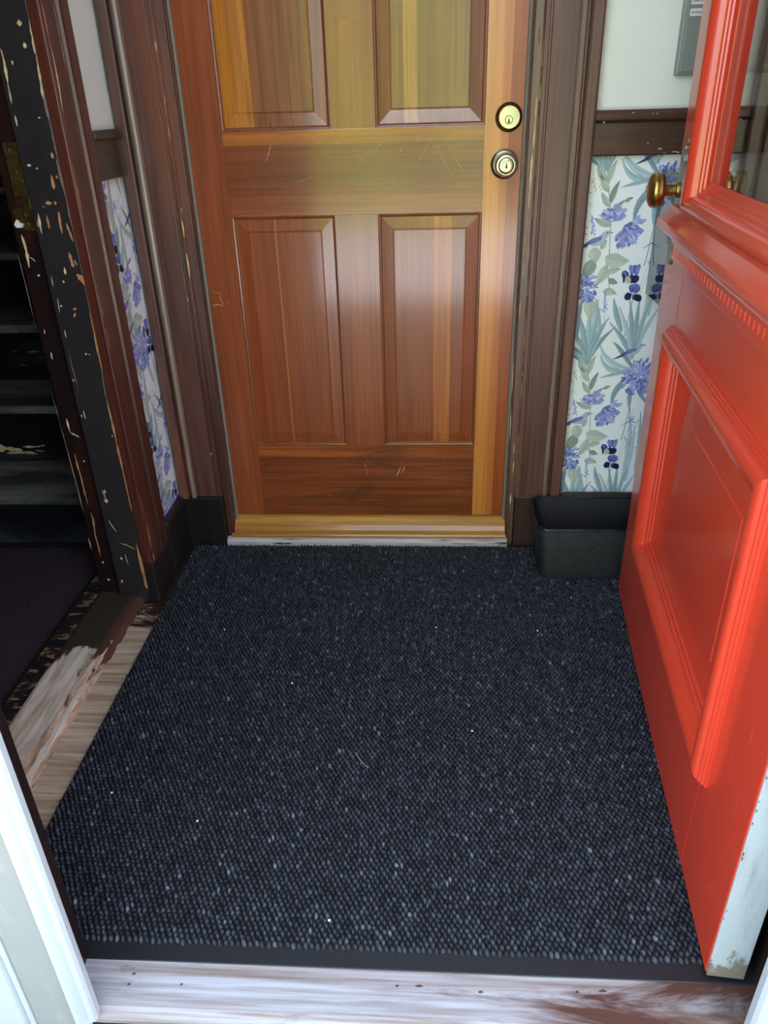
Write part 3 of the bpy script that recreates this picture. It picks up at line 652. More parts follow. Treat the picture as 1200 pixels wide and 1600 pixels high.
S('floor_porch', MB().box(-2.2, -2.0, -.30, 2.2, .66, -.17), M_STEP, 'brown porch boards outside the doorway', cat='floor')

# left jamb with casing, rabbet and hinge
jamb = empty('trim_3', (-.82, 1.70, 0))
struct(jamb, 'worn black and red-brown jamb with chipped casing at the stair opening', 'door jamb')
obj('jamb_board', MB().prism([(-.7615, 1.668), (-.845, 1.668), (-.845, 1.71), (-.7615, 1.71)], .0, 2.1), M_BLACK, jamb, .0025)
obj('rabbet_board', MB().prism([(-.842, 1.683), (-.903, 1.689), (-.909, 1.697), (-.909, 1.73), (-.842, 1.73)], .0, 2.1), M_RABBET, jamb, .002)
obj('casing', MB().prism([(-.7605, 1.663), (-.738, 1.6615), (-.7345, 1.6645), (-.7345, 1.733), (-.7385, 1.736), (-.7385, 1.742), (-.7315, 1.7445), (-.730, 1.75),
                          (-.730, 1.786), (-.7345, 1.797), (-.752, 1.797), (-.752, 1.70), (-.7605, 1.70)], .125, 2.1), M_CASING, jamb, .001)
obj('plinth_block', MB().prism([(-.7605, 1.660), (-.734, 1.6585), (-.731, 1.662), (-.731, 1.80), (-.752, 1.80), (-.752, 1.70), (-.7605, 1.70)], 0, .126), M_PLINTH, jamb, .002)
hp = tag(obj('hinge_plate', MB().box(-.881, 1.6795, 1.028, -.8445, 1.688, 1.133), M_BRASSDARK, jamb, .0012), 'tarnished brass hinge leaf')
hp2 = tag(obj('hinge_plate', MB().box(-.892, 1.6795, .961, -.846, 1.6905, 1.006), M_BRASSDARK, jamb, .0012), 'tarnished brass hinge leaf')
obj('hinge_pin', MB().box(-.866, 1.680, 1.004, -.849, 1.688, 1.030), M_BRASSDARK, jamb, .002)
for hx, hz, par in ((-.870, 1.118, hp), (-.857, 1.058, hp), (-.866, 1.076, hp), (-.868, .992, hp2), (-.866, .973, hp2)):
    obj('screw_head', MB().lathe([(.0045, -.002), (.0045, .0012), (.0035, .0022)], 12, (hx, 1.679, hz)), M_BRASSDARK, par)
tag(obj('paint_flake', MB().prism([(-.893, .974), (-.886, .984), (-.881, .977), (-.874, .976), (-.877, .968), (-.889, .968)], 1.673, 1.679, 'y'), M_LABEL, jamb), 'torn white flake')
wear_marks('worn_patch', 'jamb', lambda a, b, l: (a, 1.6675 - .00006 * l, b), jamb)
wear_marks('worn_patch', 'hall', lambda a, b, l: (max(a, -.9085), 1.6866 - .00006 * l, b), jamb)
wear_marks('worn_patch', 'casing', lambda a, b, l: (-.7342 + .00006 * l if a < 1.735 else -.7295 + .00006 * l, max(a, 1.6625), b), jamb)

# stair-hall sill: dark strip, bare board with a splintered edge
sill = empty('trim_4', (-.87, 1.2, 0))
struct(sill, 'bare weathered sill strips of the stair opening', 'door sill')
obj('sill_strip', MB().prism([(-.960, -.06), (-.960, .010), (-.955, .013), (-.914, .012), (-.904, .008), (-.904, -.06)], .70, 1.95, 'y'), M_SILLD, sill, .001)
obj('sill_nosing', MB().prism([(-.967, .0), (-.967, .012), (-.963, .016), (-.957, .015), (-.955, .0)], .70, 1.95, 'y'), M_PLINTH, sill)
obj('sill_board', MB().prism([(-.914, -.06), (-.914, .0125), (-.905, .0155), (-.80, .0155), (-.795, .0148), (-.795, -.06)], .70, 1.70, 'y'), M_SILLA, sill, .001)
_se = MB()
_n = 60
_pts = []
for i in range(_n + 1):
    y = .70 + .985 * i / _n
    j = .0035 * math.sin(i * 2.1) * math.sin(i * .7) + random.uniform(-.002, .002)
    sk = -.012 * (1 - (y - 1.0) / .6) if y < 1.6 else 0
    _pts.append([(-.815 + sk, y, .0157), (-.798 + sk + j, y, .0160 + random.uniform(-.0004, .0003)), (-.786 + j + sk, y, .010), (-.780 + j + sk, y, -.001)])
_vv = [p for row in _pts for p in row]
_ff = [(4 * i + k, 4 * i + k + 1, 4 * i + k + 5, 4 * i + k + 4) for i in range(_n) for k in range(3)]
obj('sill_edge', MB().add(_vv, _ff), M_SILLEDGE, sill, smooth=True)

# inner door frame: casings, bead, jamb, weatherstrip
CPROF = [(.245, 2.03), (.245, 1.976), (.249, 1.972), (.2575, 1.972), (.2585, 1.981), (.2635, 1.981), (.2645, 1.974), (.3215, 1.974), (.3225, 1.982), (.322, 2.03)]
BPROF = [(.322, 2.03), (.322, 1.968), (.3245, 1.9625), (.329, 1.960), (.334, 1.962), (.337, 1.968), (.338, 2.03)]
OPROF = [(.338, 2.03), (.338, 1.978), (.3435, 1.978), (.3445, 1.960), (.349, 1.957), (.369, 1.957), (.374, 1.962), (.374, 2.03)]


def mirror(pts):
    return [(-.371 - x, y) for x, y in pts]


def zz(pts, side):
    return mirror(pts) if side < 0 else pts


for side, nm, mats, lab in ((1, 'trim_5', (M_DARK_R, M_BEAD, M_DARK_R), 'dark moulded door casing between varnished door and floral wallpaper'),
                            (-1, 'trim_6', (M_DARK, M_BEAD, M_DARK), 'dark red-brown moulded door casing in the left corner of the entrance')):
    cx = .31 if side > 0 else -.68
    t = struct(empty(nm, (cx, 1.98, 0)), lab, 'door casing')
    obj('casing_board', MB().prism(zz(CPROF, side), .165, 2.2), mats[0], t, .0008)
    obj('bead', MB().prism(zz(BPROF, side), .165, 2.2), mats[1], t, smooth=True)
    obj('outer_moulding', MB().prism(zz(OPROF, side), .165, 2.2), mats[2], t, .001)
    obj('jamb_edge', MB().prism(zz([(.2235, 2.13), (.2235, 1.998), (.2265, 1.9955), (.2275, 1.986), (.2455, 1.984), (.247, 1.99), (.247, 2.13)], side), .0, 2.2), mats[0], t, .0008)
    obj('weatherstrip', MB().prism(zz([(.2150, 2.06), (.2150, 2.0015), (.2185, 1.9985), (.2225, 2.0005), (.2238, 2.004), (.2238, 2.06)], side), .07, 2.12), M_STRIPGREY, t, .0008)
    pb = (.248, 1.9715, .392, 2.0) if side > 0 else (-.748, 1.958, -.617, 2.0)
    obj('plinth_block', MB().box(pb[0], pb[1], 0, pb[2], pb[3], .1665), M_PLINTH_R if side > 0 else M_PLINTH, t, .003)
    if side > 0:
        wear_marks('worn_patch', 'chips_right', lambda a, b, l: (a, 1.9835 - .0001 * l if a > .2275 else 1.9945 - .0001 * l, b), t)
        p = Paint()
        for k in range(26):
            z = random.uniform(.2, 1.35)
            p.strip([(.2462, z), (.2465, z + random.uniform(.01, .05))], [.0022, .001], WEAR[random.choice([0, 1, 1])])
        p.build('worn_patch', lambda a, b, l: (a, 1.9743, b), MATS['wear'], t)
    else:
        p = Paint()
        for z0, z1, x, w in ((1.30, 1.32, -.622, .003), (1.19, 1.215, -.619, .0025), (1.12, 1.15, -.6205, .004), (.90, .94, -.6195, .004), (.80, .86, -.620, .005), (.74, .75, -.634, .003), (.30, .31, -.633, .006), (.955, .97, -.617, .002)):
            p.strip([(x, z0), (x + .0005, (z0 + z1) / 2), (x, z1)], [w * .3, w, w * .3], WEAR[random.choice([0, 1])])
        p.build('worn_patch', lambda a, b, l: (a, 1.9715, b), MATS['wear'], t)
S('trim_7', MB().box(-.745, 1.958, 2.12, .374, 2.03, 2.27), M_DARK_X, 'dark head casing over the varnished door', cat='door casing')

# inner door sill
sl = struct(empty('trim_8', (-.18, 2.0, 0)), 'yellow varnished sill with worn white nose under the brown door', 'door sill')
obj('sill_board', MB().prism([(2.06, .0), (2.06, .085), (2.012, .0835), (2.004, .0795), (1.985, .062), (1.976, .049), (1.974, .037), (1.976, .0)], -.596, .2245, 'x'), M_SILLY, sl, .002)
obj('sill_bead', MB().prism([(1.976, .026), (1.976, .040), (1.969, .0395), (1.966, .034), (1.968, .028)], -.604, .2265, 'x'), M_SILLY, sl, .001)
obj('sill_nose', MB().prism([(1.976, .0), (1.976, .029), (1.964, .026), (1.958, .018), (1.957, .0)], -.618, .230, 'x'), M_SILLW, sl, .001)

# chair rails, baseboards
crb = struct(empty('trim_9', (.58, 1.98, 1.058)), 'dark chair rail above the floral wallpaper beside the red door', 'chair rail')
obj('rail_board', MB().prism([(2.0, 1.060), (1.981, 1.060), (1.979, 1.064), (1.981, 1.130), (2.0, 1.130)], .374, RX, 'x'), M_DARK_X, crb, .001)
obj('rail_cap', MB().prism([(2.0, 1.129), (1.979, 1.129), (1.972, 1.136), (1.970, 1.148), (1.974, 1.156), (2.0, 1.156)], .374, RX, 'x'), M_DARK_X, crb, .001)
p = Paint()
for x, z, L, w in ((.455, 1.149, .006, .002), (.50, 1.146, .004, .002), (.51, 1.146, .004, .002), (.392, 1.131, .004, .003), (.50, 1.085, .003, .003), (.525, 1.073, .01, .003), (.56, 1.066, .012, .002), (.57, 1.064, .006, .003), (.54, 1.063, .004, .002)):
    p.strip([(x, z), (x + L / 2, z + .0008), (x + L, z)], [w * .4, w, w * .5], WEAR[3])
p.build('worn_patch', lambda a, b, l: (a, 1.9788 if b < 1.128 else 1.9695, b), MATS['wear'], crb)
crl = struct(empty('trim_10', (-.74, 1.88, 1.042)), 'dark chair rail on the narrow left wall', 'chair rail')
obj('rail_board', MB().prism([(-.75, 1.046), (-.7325, 1.046), (-.7315, 1.05), (-.7325, 1.126), (-.75, 1.126)], 1.79, 1.985, 'y'), M_DARK_Y, crl, .001)
obj('rail_cap', MB().prism([(-.75, 1.125), (-.7325, 1.125), (-.7265, 1.131), (-.7255, 1.140), (-.7295, 1.147), (-.75, 1.147)], 1.79, 1.985, 'y'), M_DARK_Y, crl, .001)
S('baseboard_left', MB().prism([(-.75, 0), (-.729, 0), (-.729, .160), (-.734, .172), (-.75, .172)], 1.80, 1.99, 'y'), M_PLINTH, 'blackened baseboard under the narrow strip of left wallpaper', .002, cat='baseboard')
S('baseboard_back', MB().prism([(2.0, 0), (1.984, 0), (1.984, .158), (1.99, .170), (2.0, .170)], .39, RX, 'x'), M_PLINTH_R, 'dark baseboard behind the black basket', .002, cat='baseboard')

# front jambs and white casing outside
jl = struct(empty('trim_11', (-.56, .65, 0)), 'white and grey outside casing with dark jamb at the near left corner', 'door casing')
obj('jamb_board', MB().prism([(-.550, .704), (-.541, .697), (-.537, .625), (-.57, .625), (-.57, .704)], .0, 2.55), M_RABBET, jl, .002)
obj('white_bead', MB().prism([(-.4915, .618), (-.4890, .605), (-.4915, .599), (-.500, .599), (-.5035, .606), (-.5035, .618)], -.002, 2.6), M_WHITE, jl, .0008)
obj('white_cove', MB().prism([(-.5025, .618), (-.5025, .606), (-.508, .605), (-.513, .602), (-.5165, .5985), (-.522, .598), (-.524, .604), (-.524, .62)], -.02, 2.6), M_WHITE, jl, smooth=True)
obj('grey_board', MB().prism([(-.5235, .604), (-.587, .604), (-.587, .64), (-.5235, .64)], -.3, 2.6), M_GREYPAINT, jl, .001)
obj('outer_bead', MB().prism([(-.588, .62), (-.588, .602), (-.592, .599), (-.596, .602), (-.597, .62)], -.3, 2.6), M_WHITE, jl, .0008)
obj('outer_board', MB().prism([(-.600, .64), (-.600, .606), (-.604, .600), (-.72, .600), (-.72, .64)], -.3, 2.6), M_WHITE, jl, .001)
jr = struct(empty('trim_12', (.50, .65, 0)), 'white outside casing with dark jamb at the near right corner', 'door casing')
obj('jamb_board', MB().prism([(.495, .735), (.491, .70), (.488, .625), (.53, .625), (.53, .735)], .0, 2.55), M_PLINTH, jr, .002)
obj('white_bead', MB().prism([(.442, .618), (.4405, .604), (.4445, .598), (.47, .597), (.475, .604), (.475, .618)], -.02, 2.6), M_WHITE, jr, .0008)
obj('outer_board', MB().prism([(.475, .64), (.475, .604), (.60, .604), (.60, .64)], -.03, 2.6), M_WHITE, jr, .001)

# staircase in the dim hall
stc = struct(empty('staircase', (-1.6, 2.0, 0)), 'dark worn wooden staircase rising in the hall through the side opening', 'staircase')
for k in range(9):
    y0 = 1.946 + .25 * k
    tr = obj('riser', MB().box(-2.3, y0, .19 * k + (.004 if k == 0 else 0), -.905, y0 + .02, .19 * (k + 1) - .028), M_STAIR, stc)
    obj('tread', MB().prism([(y0 - .028, .19 * (k + 1) - .024), (y0 - .030, .19 * (k + 1) - .012), (y0 - .024, .19 * (k + 1) - .001), (y0 - .018, .19 * (k + 1)), (y0 + .262, .19 * (k + 1)),
                             (y0 + .262, .19 * (k + 1) - .028), (y0 - .022, .19 * (k + 1) - .028)], -2.3, -.905, 'x'), M_TREAD, stc)
    if k == 0:
        obj('shoe_moulding', MB().box(-2.3, y0 - .014, .004, -.905, y0, .018), M_PLINTH, stc, .003)
    else:
        obj('cove_moulding', MB().box(-2.3, y0 - .012, .19 * k, -.905, y0, .19 * k + .016), M_STAIR, stc, .004)
wear_marks('worn_patch', 'riser1', lambda a, b, l: (a, 1.946 + .2497 - .0001 * l, b), stc, .9)
wear_marks('worn_patch', 'riser2', lambda a, b, l: (a, 1.946 + .4997 - .0001 * l, b), stc, .9)

# ---------------------------------------------------------------- inner door: varnished, four visible raised panels
d1 = struct(empty('door_1', (-.1855, DY, .088)), 'varnished reddish-brown panelled door with two nickel locks facing the entrance', 'door')
XL, XR = -.5855, .2145
XA, XB, XC, XD = -.503, -.239, -.132, .126
ZB, Z1, Z2, Z3, Z4, ZT = .088, .315, .941, 1.132, 1.93, 2.10
TH = .04
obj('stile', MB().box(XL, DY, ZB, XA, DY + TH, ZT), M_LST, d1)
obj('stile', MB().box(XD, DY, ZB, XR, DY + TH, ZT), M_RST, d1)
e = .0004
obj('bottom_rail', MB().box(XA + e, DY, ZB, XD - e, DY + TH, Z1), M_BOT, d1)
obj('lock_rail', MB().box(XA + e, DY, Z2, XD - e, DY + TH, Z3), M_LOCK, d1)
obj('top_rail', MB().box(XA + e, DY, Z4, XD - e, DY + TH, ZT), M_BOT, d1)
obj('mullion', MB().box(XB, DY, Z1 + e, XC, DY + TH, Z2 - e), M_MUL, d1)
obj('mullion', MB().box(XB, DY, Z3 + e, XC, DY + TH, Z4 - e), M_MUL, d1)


def rect_sides(x0, z0, x1, z1, fy):
    """four mitred side functions; fy(h) gives the y of a height h above the face"""
    return {'left': lambda d, h: ((x0 + d, fy(h), z0 + d), (x0 + d, fy(h), z1 - d)),
            'right': lambda d, h: ((x1 - d, fy(h), z0 + d), (x1 - d, fy(h), z1 - d)),
            'bottom': lambda d, h: ((x0 + d, fy(h), z0 + d), (x1 - d, fy(h), z0 + d)),
            'top': lambda d, h: ((x0 + d, fy(h), z1 - d), (x1 - d, fy(h), z1 - d))}


STK = [(-.0005, -.012), (-.0005, .0012), (.0012, .0014), (.0022, -.0008), (.005, -.0015), (.008, -.005), (.0085, -.0075), (.0105, -.0078), (.0105, -.012)]
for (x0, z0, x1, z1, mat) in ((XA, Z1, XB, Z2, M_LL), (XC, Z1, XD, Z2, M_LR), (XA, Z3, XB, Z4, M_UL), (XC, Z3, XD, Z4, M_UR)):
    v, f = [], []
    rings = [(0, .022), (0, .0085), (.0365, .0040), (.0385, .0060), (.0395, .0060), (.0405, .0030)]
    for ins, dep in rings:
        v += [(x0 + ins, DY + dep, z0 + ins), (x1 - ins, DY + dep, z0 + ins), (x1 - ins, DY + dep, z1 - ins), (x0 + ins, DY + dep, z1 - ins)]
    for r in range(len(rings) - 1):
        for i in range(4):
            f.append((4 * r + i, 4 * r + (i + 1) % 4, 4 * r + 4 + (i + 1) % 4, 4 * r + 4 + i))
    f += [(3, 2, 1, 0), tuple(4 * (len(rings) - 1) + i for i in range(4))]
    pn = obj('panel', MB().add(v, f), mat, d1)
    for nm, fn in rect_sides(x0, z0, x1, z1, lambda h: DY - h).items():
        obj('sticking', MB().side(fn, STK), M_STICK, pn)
M_SCR = print_mat('scratch_marks', .6, .2)
MATS['scr'] = M_SCR
WEAR_KEEP = dict(WEAR)
WEAR.update({0: C('c99a62'), 1: C('b07038'), 3: C('d8c4a8')})
wear_marks('scratches', 'door', lambda a, b, l: (a, DY - .0003 - .00004 * l if not ((XA < a < XB or XC < a < XD) and (b > Z3 or Z1 < b < Z2)) else DY + .0036 - .0001 * l, b), d1, .4, M_SCR, .8)
WEAR.update(WEAR_KEEP)

# deadbolt and keyed knob (parts of the door)
dbx, dbz = .181, 1.147
db = tag(obj('deadbolt', MB().lathe([(.0305, -.002), (.0305, .0015), (.0315, .003), (.0315, .0045), (.030, .006), (.0275, .013), (.0255, .016), (.0245, .0165)], 56, (dbx, DY, dbz)), M_NICKELDARK, d1, smooth=True), 'round nickel deadbolt cylinder')
obj('lock_face', MB().lathe([(.0245, .010), (.0245, .0172), (.0235, .0182), (.0001, .0184)], 48, (dbx, DY, dbz)), M_NICKEL, db, smooth=True)
cyl = obj('key_cylinder', MB().lathe([(.0082, .014), (.0082, .0192), (.0076, .0199), (.0001, .0199)], 28, (dbx - .001, DY, dbz - .0055)), M_NICKEL, db, smooth=True)
obj('cylinder_ring', MB().lathe([(.0094, .016), (.0094, .0188), (.0081, .0188)], 28, (dbx - .001, DY, dbz - .0055)), M_NICKELDARK, db)
obj('keyhole', MB().prism([(dbx - .0024, dbz - .0085), (dbx + .0004, dbz - .0085), (dbx + .0001, dbz - .0025), (dbx - .0021, dbz - .0025)], DY - .0204, DY - .0195, 'y')
    .prism([(dbx - .0036, dbz - .0118), (dbx + .0016, dbz - .0118), (dbx + .0008, dbz - .0078), (dbx - .0028, dbz - .0078)], DY - .0204, DY - .0195, 'y'), M_BLACKHOLE, db)
kx, kz = .1755, 1.047
kn = tag(obj('door_knob', MB().lathe([(.0330, -.002), (.0335, .002), (.0330, .005), (.0305, .0075), (.0270, .009), (.0195, .0105), (.0150, .014), (.0130, .020), (.0135, .028), (.0180, .033), (.0235, .037),
                                      (.0258, .043), (.0260, .048), (.0245, .053), (.0225, .0555), (.0205, .0560), (.0200, .0548), (.0185, .0548), (.0175, .0565), (.0150, .0578), (.0118, .0580), (.0112, .0566), (.0095, .0566)], 64, (kx, DY, kz)), M_NICKEL, d1, smooth=True), 'round nickel door knob')
obj('key_cylinder', MB().lathe([(.0090, .050), (.0090, .0585), (.0084, .0592), (.0001, .0592)], 28, (kx, DY, kz)), M_NICKEL, kn, smooth=True)
obj('keyhole', MB().prism([(kx - .0013, kz + .0005), (kx + .0013, kz + .0005), (kx + .0011, kz + .006), (kx - .0011, kz + .006)], DY - .0598, DY - .0588, 'y')
    .prism([(kx - .0024, kz - .0055), (kx + .0024, kz - .0055), (kx + .0016, kz + .0008), (kx - .0016, kz + .0008)], DY - .0598, DY - .0588, 'y'), M_BLACKHOLE, kn)
obj('knob_ring', MB().lathe([(.0270, .0070), (.0270, .0100), (.0255, .0104)], 48, (kx, DY, kz)), M_NICKELDARK, kn, smooth=True)

# ---------------------------------------------------------------- red outer door, swung open (local: x along the door, y out of its face)
d2 = struct(empty('door_2', (.417, .697, .0), math.atan2(.99627, .08624), True), 'red painted front door standing open with glass above and moulded panel below', 'door')
DW, DT, Z0, ZTOP = 1.032, .055, .015, 2.06
PU0, PU1, PZ0, PZ1 = .160, .868, .232, .770      # lower panel moulding
GU0, GU1, GZ0, GZ1 = .160, .874, .982, 1.93      # glass moulding
obj('hinge_stile', MB().box(.002, -DT, Z0, .19, 0, ZTOP), M_RED, d2, .002)
obj('lock_stile', MB().box(.845, -DT, Z0, DW, 0, ZTOP), M_RED, d2, .004, seg=3)
obj('bottom_rail', MB().box(.1905, -DT, Z0, .8445, 0, .262), M_RED, d2)
obj('lock_rail', MB().box(.1905, -DT, .742, .8445, 0, 1.012), M_RED, d2)
obj('top_rail', MB().box(.1905, -DT, 1.90, .8445, 0, ZTOP), M_RED, d2)
v, f = [], []
rings = [(0, -.030), (0, -.0135), (.052, -.0135), (.054, -.0120), (.056, -.0120)]
x0, x1, z0, z1 = .19, .845, .26, .744
for ins, dep in rings:
    q = ins + (.055 if ins else 0)
    v += [(x0 + q, dep, z0 + q), (x1 - q, dep, z0 + q), (x1 - q, dep, z1 - q), (x0 + q, dep, z1 - q)]
for r in range(len(rings) - 1):
    for i in range(4):
        f.append((4 * r + i, 4 * r + (i + 1) % 4, 4 * r + 4 + (i + 1) % 4, 4 * r + 4 + i))
f += [(3, 2, 1, 0), tuple(4 * (len(rings) - 1) + i for i in range(4))]
obj('panel', MB().add(v, f), M_RED, d2)
BOL = [(0, -.002), (0, .0040), (.0022, .0050), (.0030, .0085), (.0055, .0095), (.0062, .0135), (.0088, .0145), (.0100, .0178), (.0135, .0203), (.019, .0219), (.025, .0222), (.031, .0212), (.037, .0186), (.042, .0146), (.0460, .0095), (.0485, .0040),
       (.0495, .0002), (.0535, -.0006), (.058, -.0010), (.0595, -.0046), (.067, -.0060), (.0685, -.0096), (.078, -.0116), (.085, -.0134), (.085, -.016), (.03, -.016), (.03, -.002)]
GBOL = [(d * .72, h) for d, h in BOL]
for rect, prof in (((PU0, PZ0, PU1, PZ1), BOL), ((GU0, GZ0, GU1, GZ1), GBOL)):
    for nm, fn in rect_sides(*rect, lambda h: h).items():
        o = obj('panel_moulding' if prof is BOL else 'glass_moulding', MB().side(fn, prof), M_RED, d2, smooth=True)
gp = obj('glass_pane', MB().box(.175, -.0195, .995, .862, -.0155, 1.915), M_GLASS, d2)
obj('pane_bead', MB().box(.19, -.034, 1.012, .845, -.0200, 1.034).box(.19, -.034, 1.878, .845, -.0200, 1.90).box(.19, -.034, 1.034, .212, -.0200, 1.878).box(.823, -.034, 1.034, .845, -.0200, 1.878), M_RED, gp)
# drip ledge, moulded fascia with a row of dentils
obj('drip_ledge', MB().prism([(0.0, .988), (.010, .985), (.016, .978), (.036, .962), (.0375, .957), (.0375, .948), (.034, .944), (.026, .942), (.022, .934), (.015, .929), (0.0, .929)], .012, .990, 'x'), M_RED, d2, .0008)
fa = obj('fascia', MB().prism([(0, .878), (.004, .879), (.006, .882), (.006, .888), (.0095, .890), (.0095, .919), (.013, .921), (.015, .926), (.015, .931), (0, .931)], .02, .928, 'x'), M_RED, d2)
dm = None
for k in range(40):
    u = .034 + .0226 * k
    if u > .92:
        break
    if dm is None:
        o = obj('dentil', MB().prism([(u, .8985), (u + .0028, .8985), (u + .0034, .904), (u + .0030, .912), (u + .0006, .912), (u - .0004, .905)], .009, .0110, 'y'), M_RED, fa)
        dm = o
        du = u
    else:
        o = dm.copy()
        COL.objects.link(o)
        o.parent = fa
        o.location = (u - du, 0, 0)
obj('hinge_edge', MB().box(-.0025, -DT + .0005, Z0 - .001, .002, -.0012, ZTOP), M_WHITEEDGE, d2, .001)
_ge = Paint()
for k in range(14):
    zz_ = random.uniform(.03, .8)
    L_ = random.uniform(.003, .009)
    _ge.strip([(-.0016, zz_), (-.0022, zz_ + L_ * .6), (-.0015, zz_ + L_)], [.0006, random.uniform(.001, .0026), .0006], C(random.choice(['4a3a34', '7c6c62', '9c3a2c'])))
_ge.build('chipped_patch', lambda a, b, l: (-.00265, a, b), MATS['wear'], d2)
# scuffs on the paint
_sc = Paint()
for (u_, z_, du_, dz_, w) in ((.08, .16, .012, .10, .0006), (.105, .17, .012, .11, .0006), (.135, .10, .02, .12, .0005), (.05, .30, .001, .05, .0012), (.06, .42, .001, .04, .0016), (.06, .52, .0, .06, .0008), (.10, .35, .002, .03, .001)):
    _sc.strip([(u_, z_), (u_ + du_ / 2, z_ + dz_ / 2), (u_ + du_, z_ + dz_)], [w * .4, w, w * .4], C('7c1c12') if w < .001 else C('f07a60'))
for (u_, z_) in ((.985, .10), (.99, .12)):
    _sc.strip([(u_ - .002, z_ - .018), (u_, z_), (u_, z_ + .016)], [.002, .012, .002], C('a32a1c'))
_sc.build('scuffs', lambda a, b, l: (a, .00025, b), print_mat('scuffed_paint', .4), d2)

# long escutcheon plate, keyhole and brass knob
PUc = .984
half = [(.868, .002), (.872, .008), (.880, .0125), (.892, .0135), (.902, .011), (.912, .0125), (.93, .0135), (1.04, .0135), (1.052, .0145), (1.060, .011), (1.068, .0135), (1.080, .0125), (1.089, .007), (1.094, .0065), (1.100, .0085), (1.106, .007), (1.110, .002)]
half = [(z, w * 1.9) for z, w in half]
outl = [(PUc + w, z) for z, w in half] + [(PUc - w, z) for z, w in reversed(half)]
ep = tag(obj('escutcheon', MB().prism(outl, .0, .003, 'y'), M_PLATE, d2, .0006), 'patinated metal lock plate')
orn = Paint()
obj('plate_ornament', MB().prism([(PUc + .6 * w, z) for z, w in half[10:14]] + [(PUc - .6 * w, z) for z, w in reversed(half[10:14])], .002, .0048, 'y')
    .prism([(PUc + .6 * w, z) for z, w in half[1:5]] + [(PUc - .6 * w, z) for z, w in reversed(half[1:5])], .002, .0048, 'y'), M_PLATE, ep, .0008)
KZ = 1.014
kb = tag(obj('door_knob', MB().lathe([(.014, .002), (.0155, .006), (.0145, .010), (.0105, .012), (.0105, .028), (.0125, .031), (.0180, .0325), (.0270, .0345), (.0315, .0385), (.0325, .0420), (.0318, .0440), (.0308, .0448), (.0308, .0462),
                                      (.0325, .0475), (.0335, .0515), (.0325, .0555), (.0300, .0590), (.0285, .0600), (.0265, .0600), (.0255, .0612), (.0200, .0640), (.0110, .0655), (.0001, .0660)], 64, (PUc - .002, 0, KZ), (0, 1, 0)), M_BRASS, d2, smooth=True), 'old round brass door knob')
obj('set_screw', MB().lathe([(.0042, -.003), (.0042, .0008), (.0034, .0014)], 16, (PUc - .0124, .021, KZ), (-1, 0, .3)), M_BRASSDARK, kb)
obj('inner_knob', MB().lathe([(.0105, -.01), (.0105, .028), (.0270, .0345), (.0325, .0420), (.0335, .0515), (.0300, .0590), (.0200, .0640), (.0001, .0660)], 40, (PUc - .002, -DT, KZ), (0, -1, 0)), M_BRASS, d2, smooth=True)

# ---------------------------------------------------------------- wallpaper, printed shape by shape
def bez(a, b, c, n=10):
    return [((1 - t) ** 2 * a[0] + 2 * t * (1 - t) * b[0] + t * t * c[0], (1 - t) ** 2 * a[1] + 2 * t * (1 - t) * b[1] + t * t * c[1]) for t in [i / n for i in range(n + 1)]]


TEAL = [C('a3c0c7'), C('b9d3d8'), C('c9dfe3'), C('aecbd1'), C('93b0b8')]
SAGE = [C('b6c7b7'), C('c6d5c5'), C('a0b3a4'), C('d0dcca')]
LAV = [C('9aa4e2'), C('b4bcee'), C('828ed2'), C('c8cef4'), C('6f7cc0'), C('a8b4ec')]
NAVY = [C('20225e'), C('2c3080'), C('17184a')]
MIDB = [C('5560b2'), C('7480cc'), C('3f4aa0')]


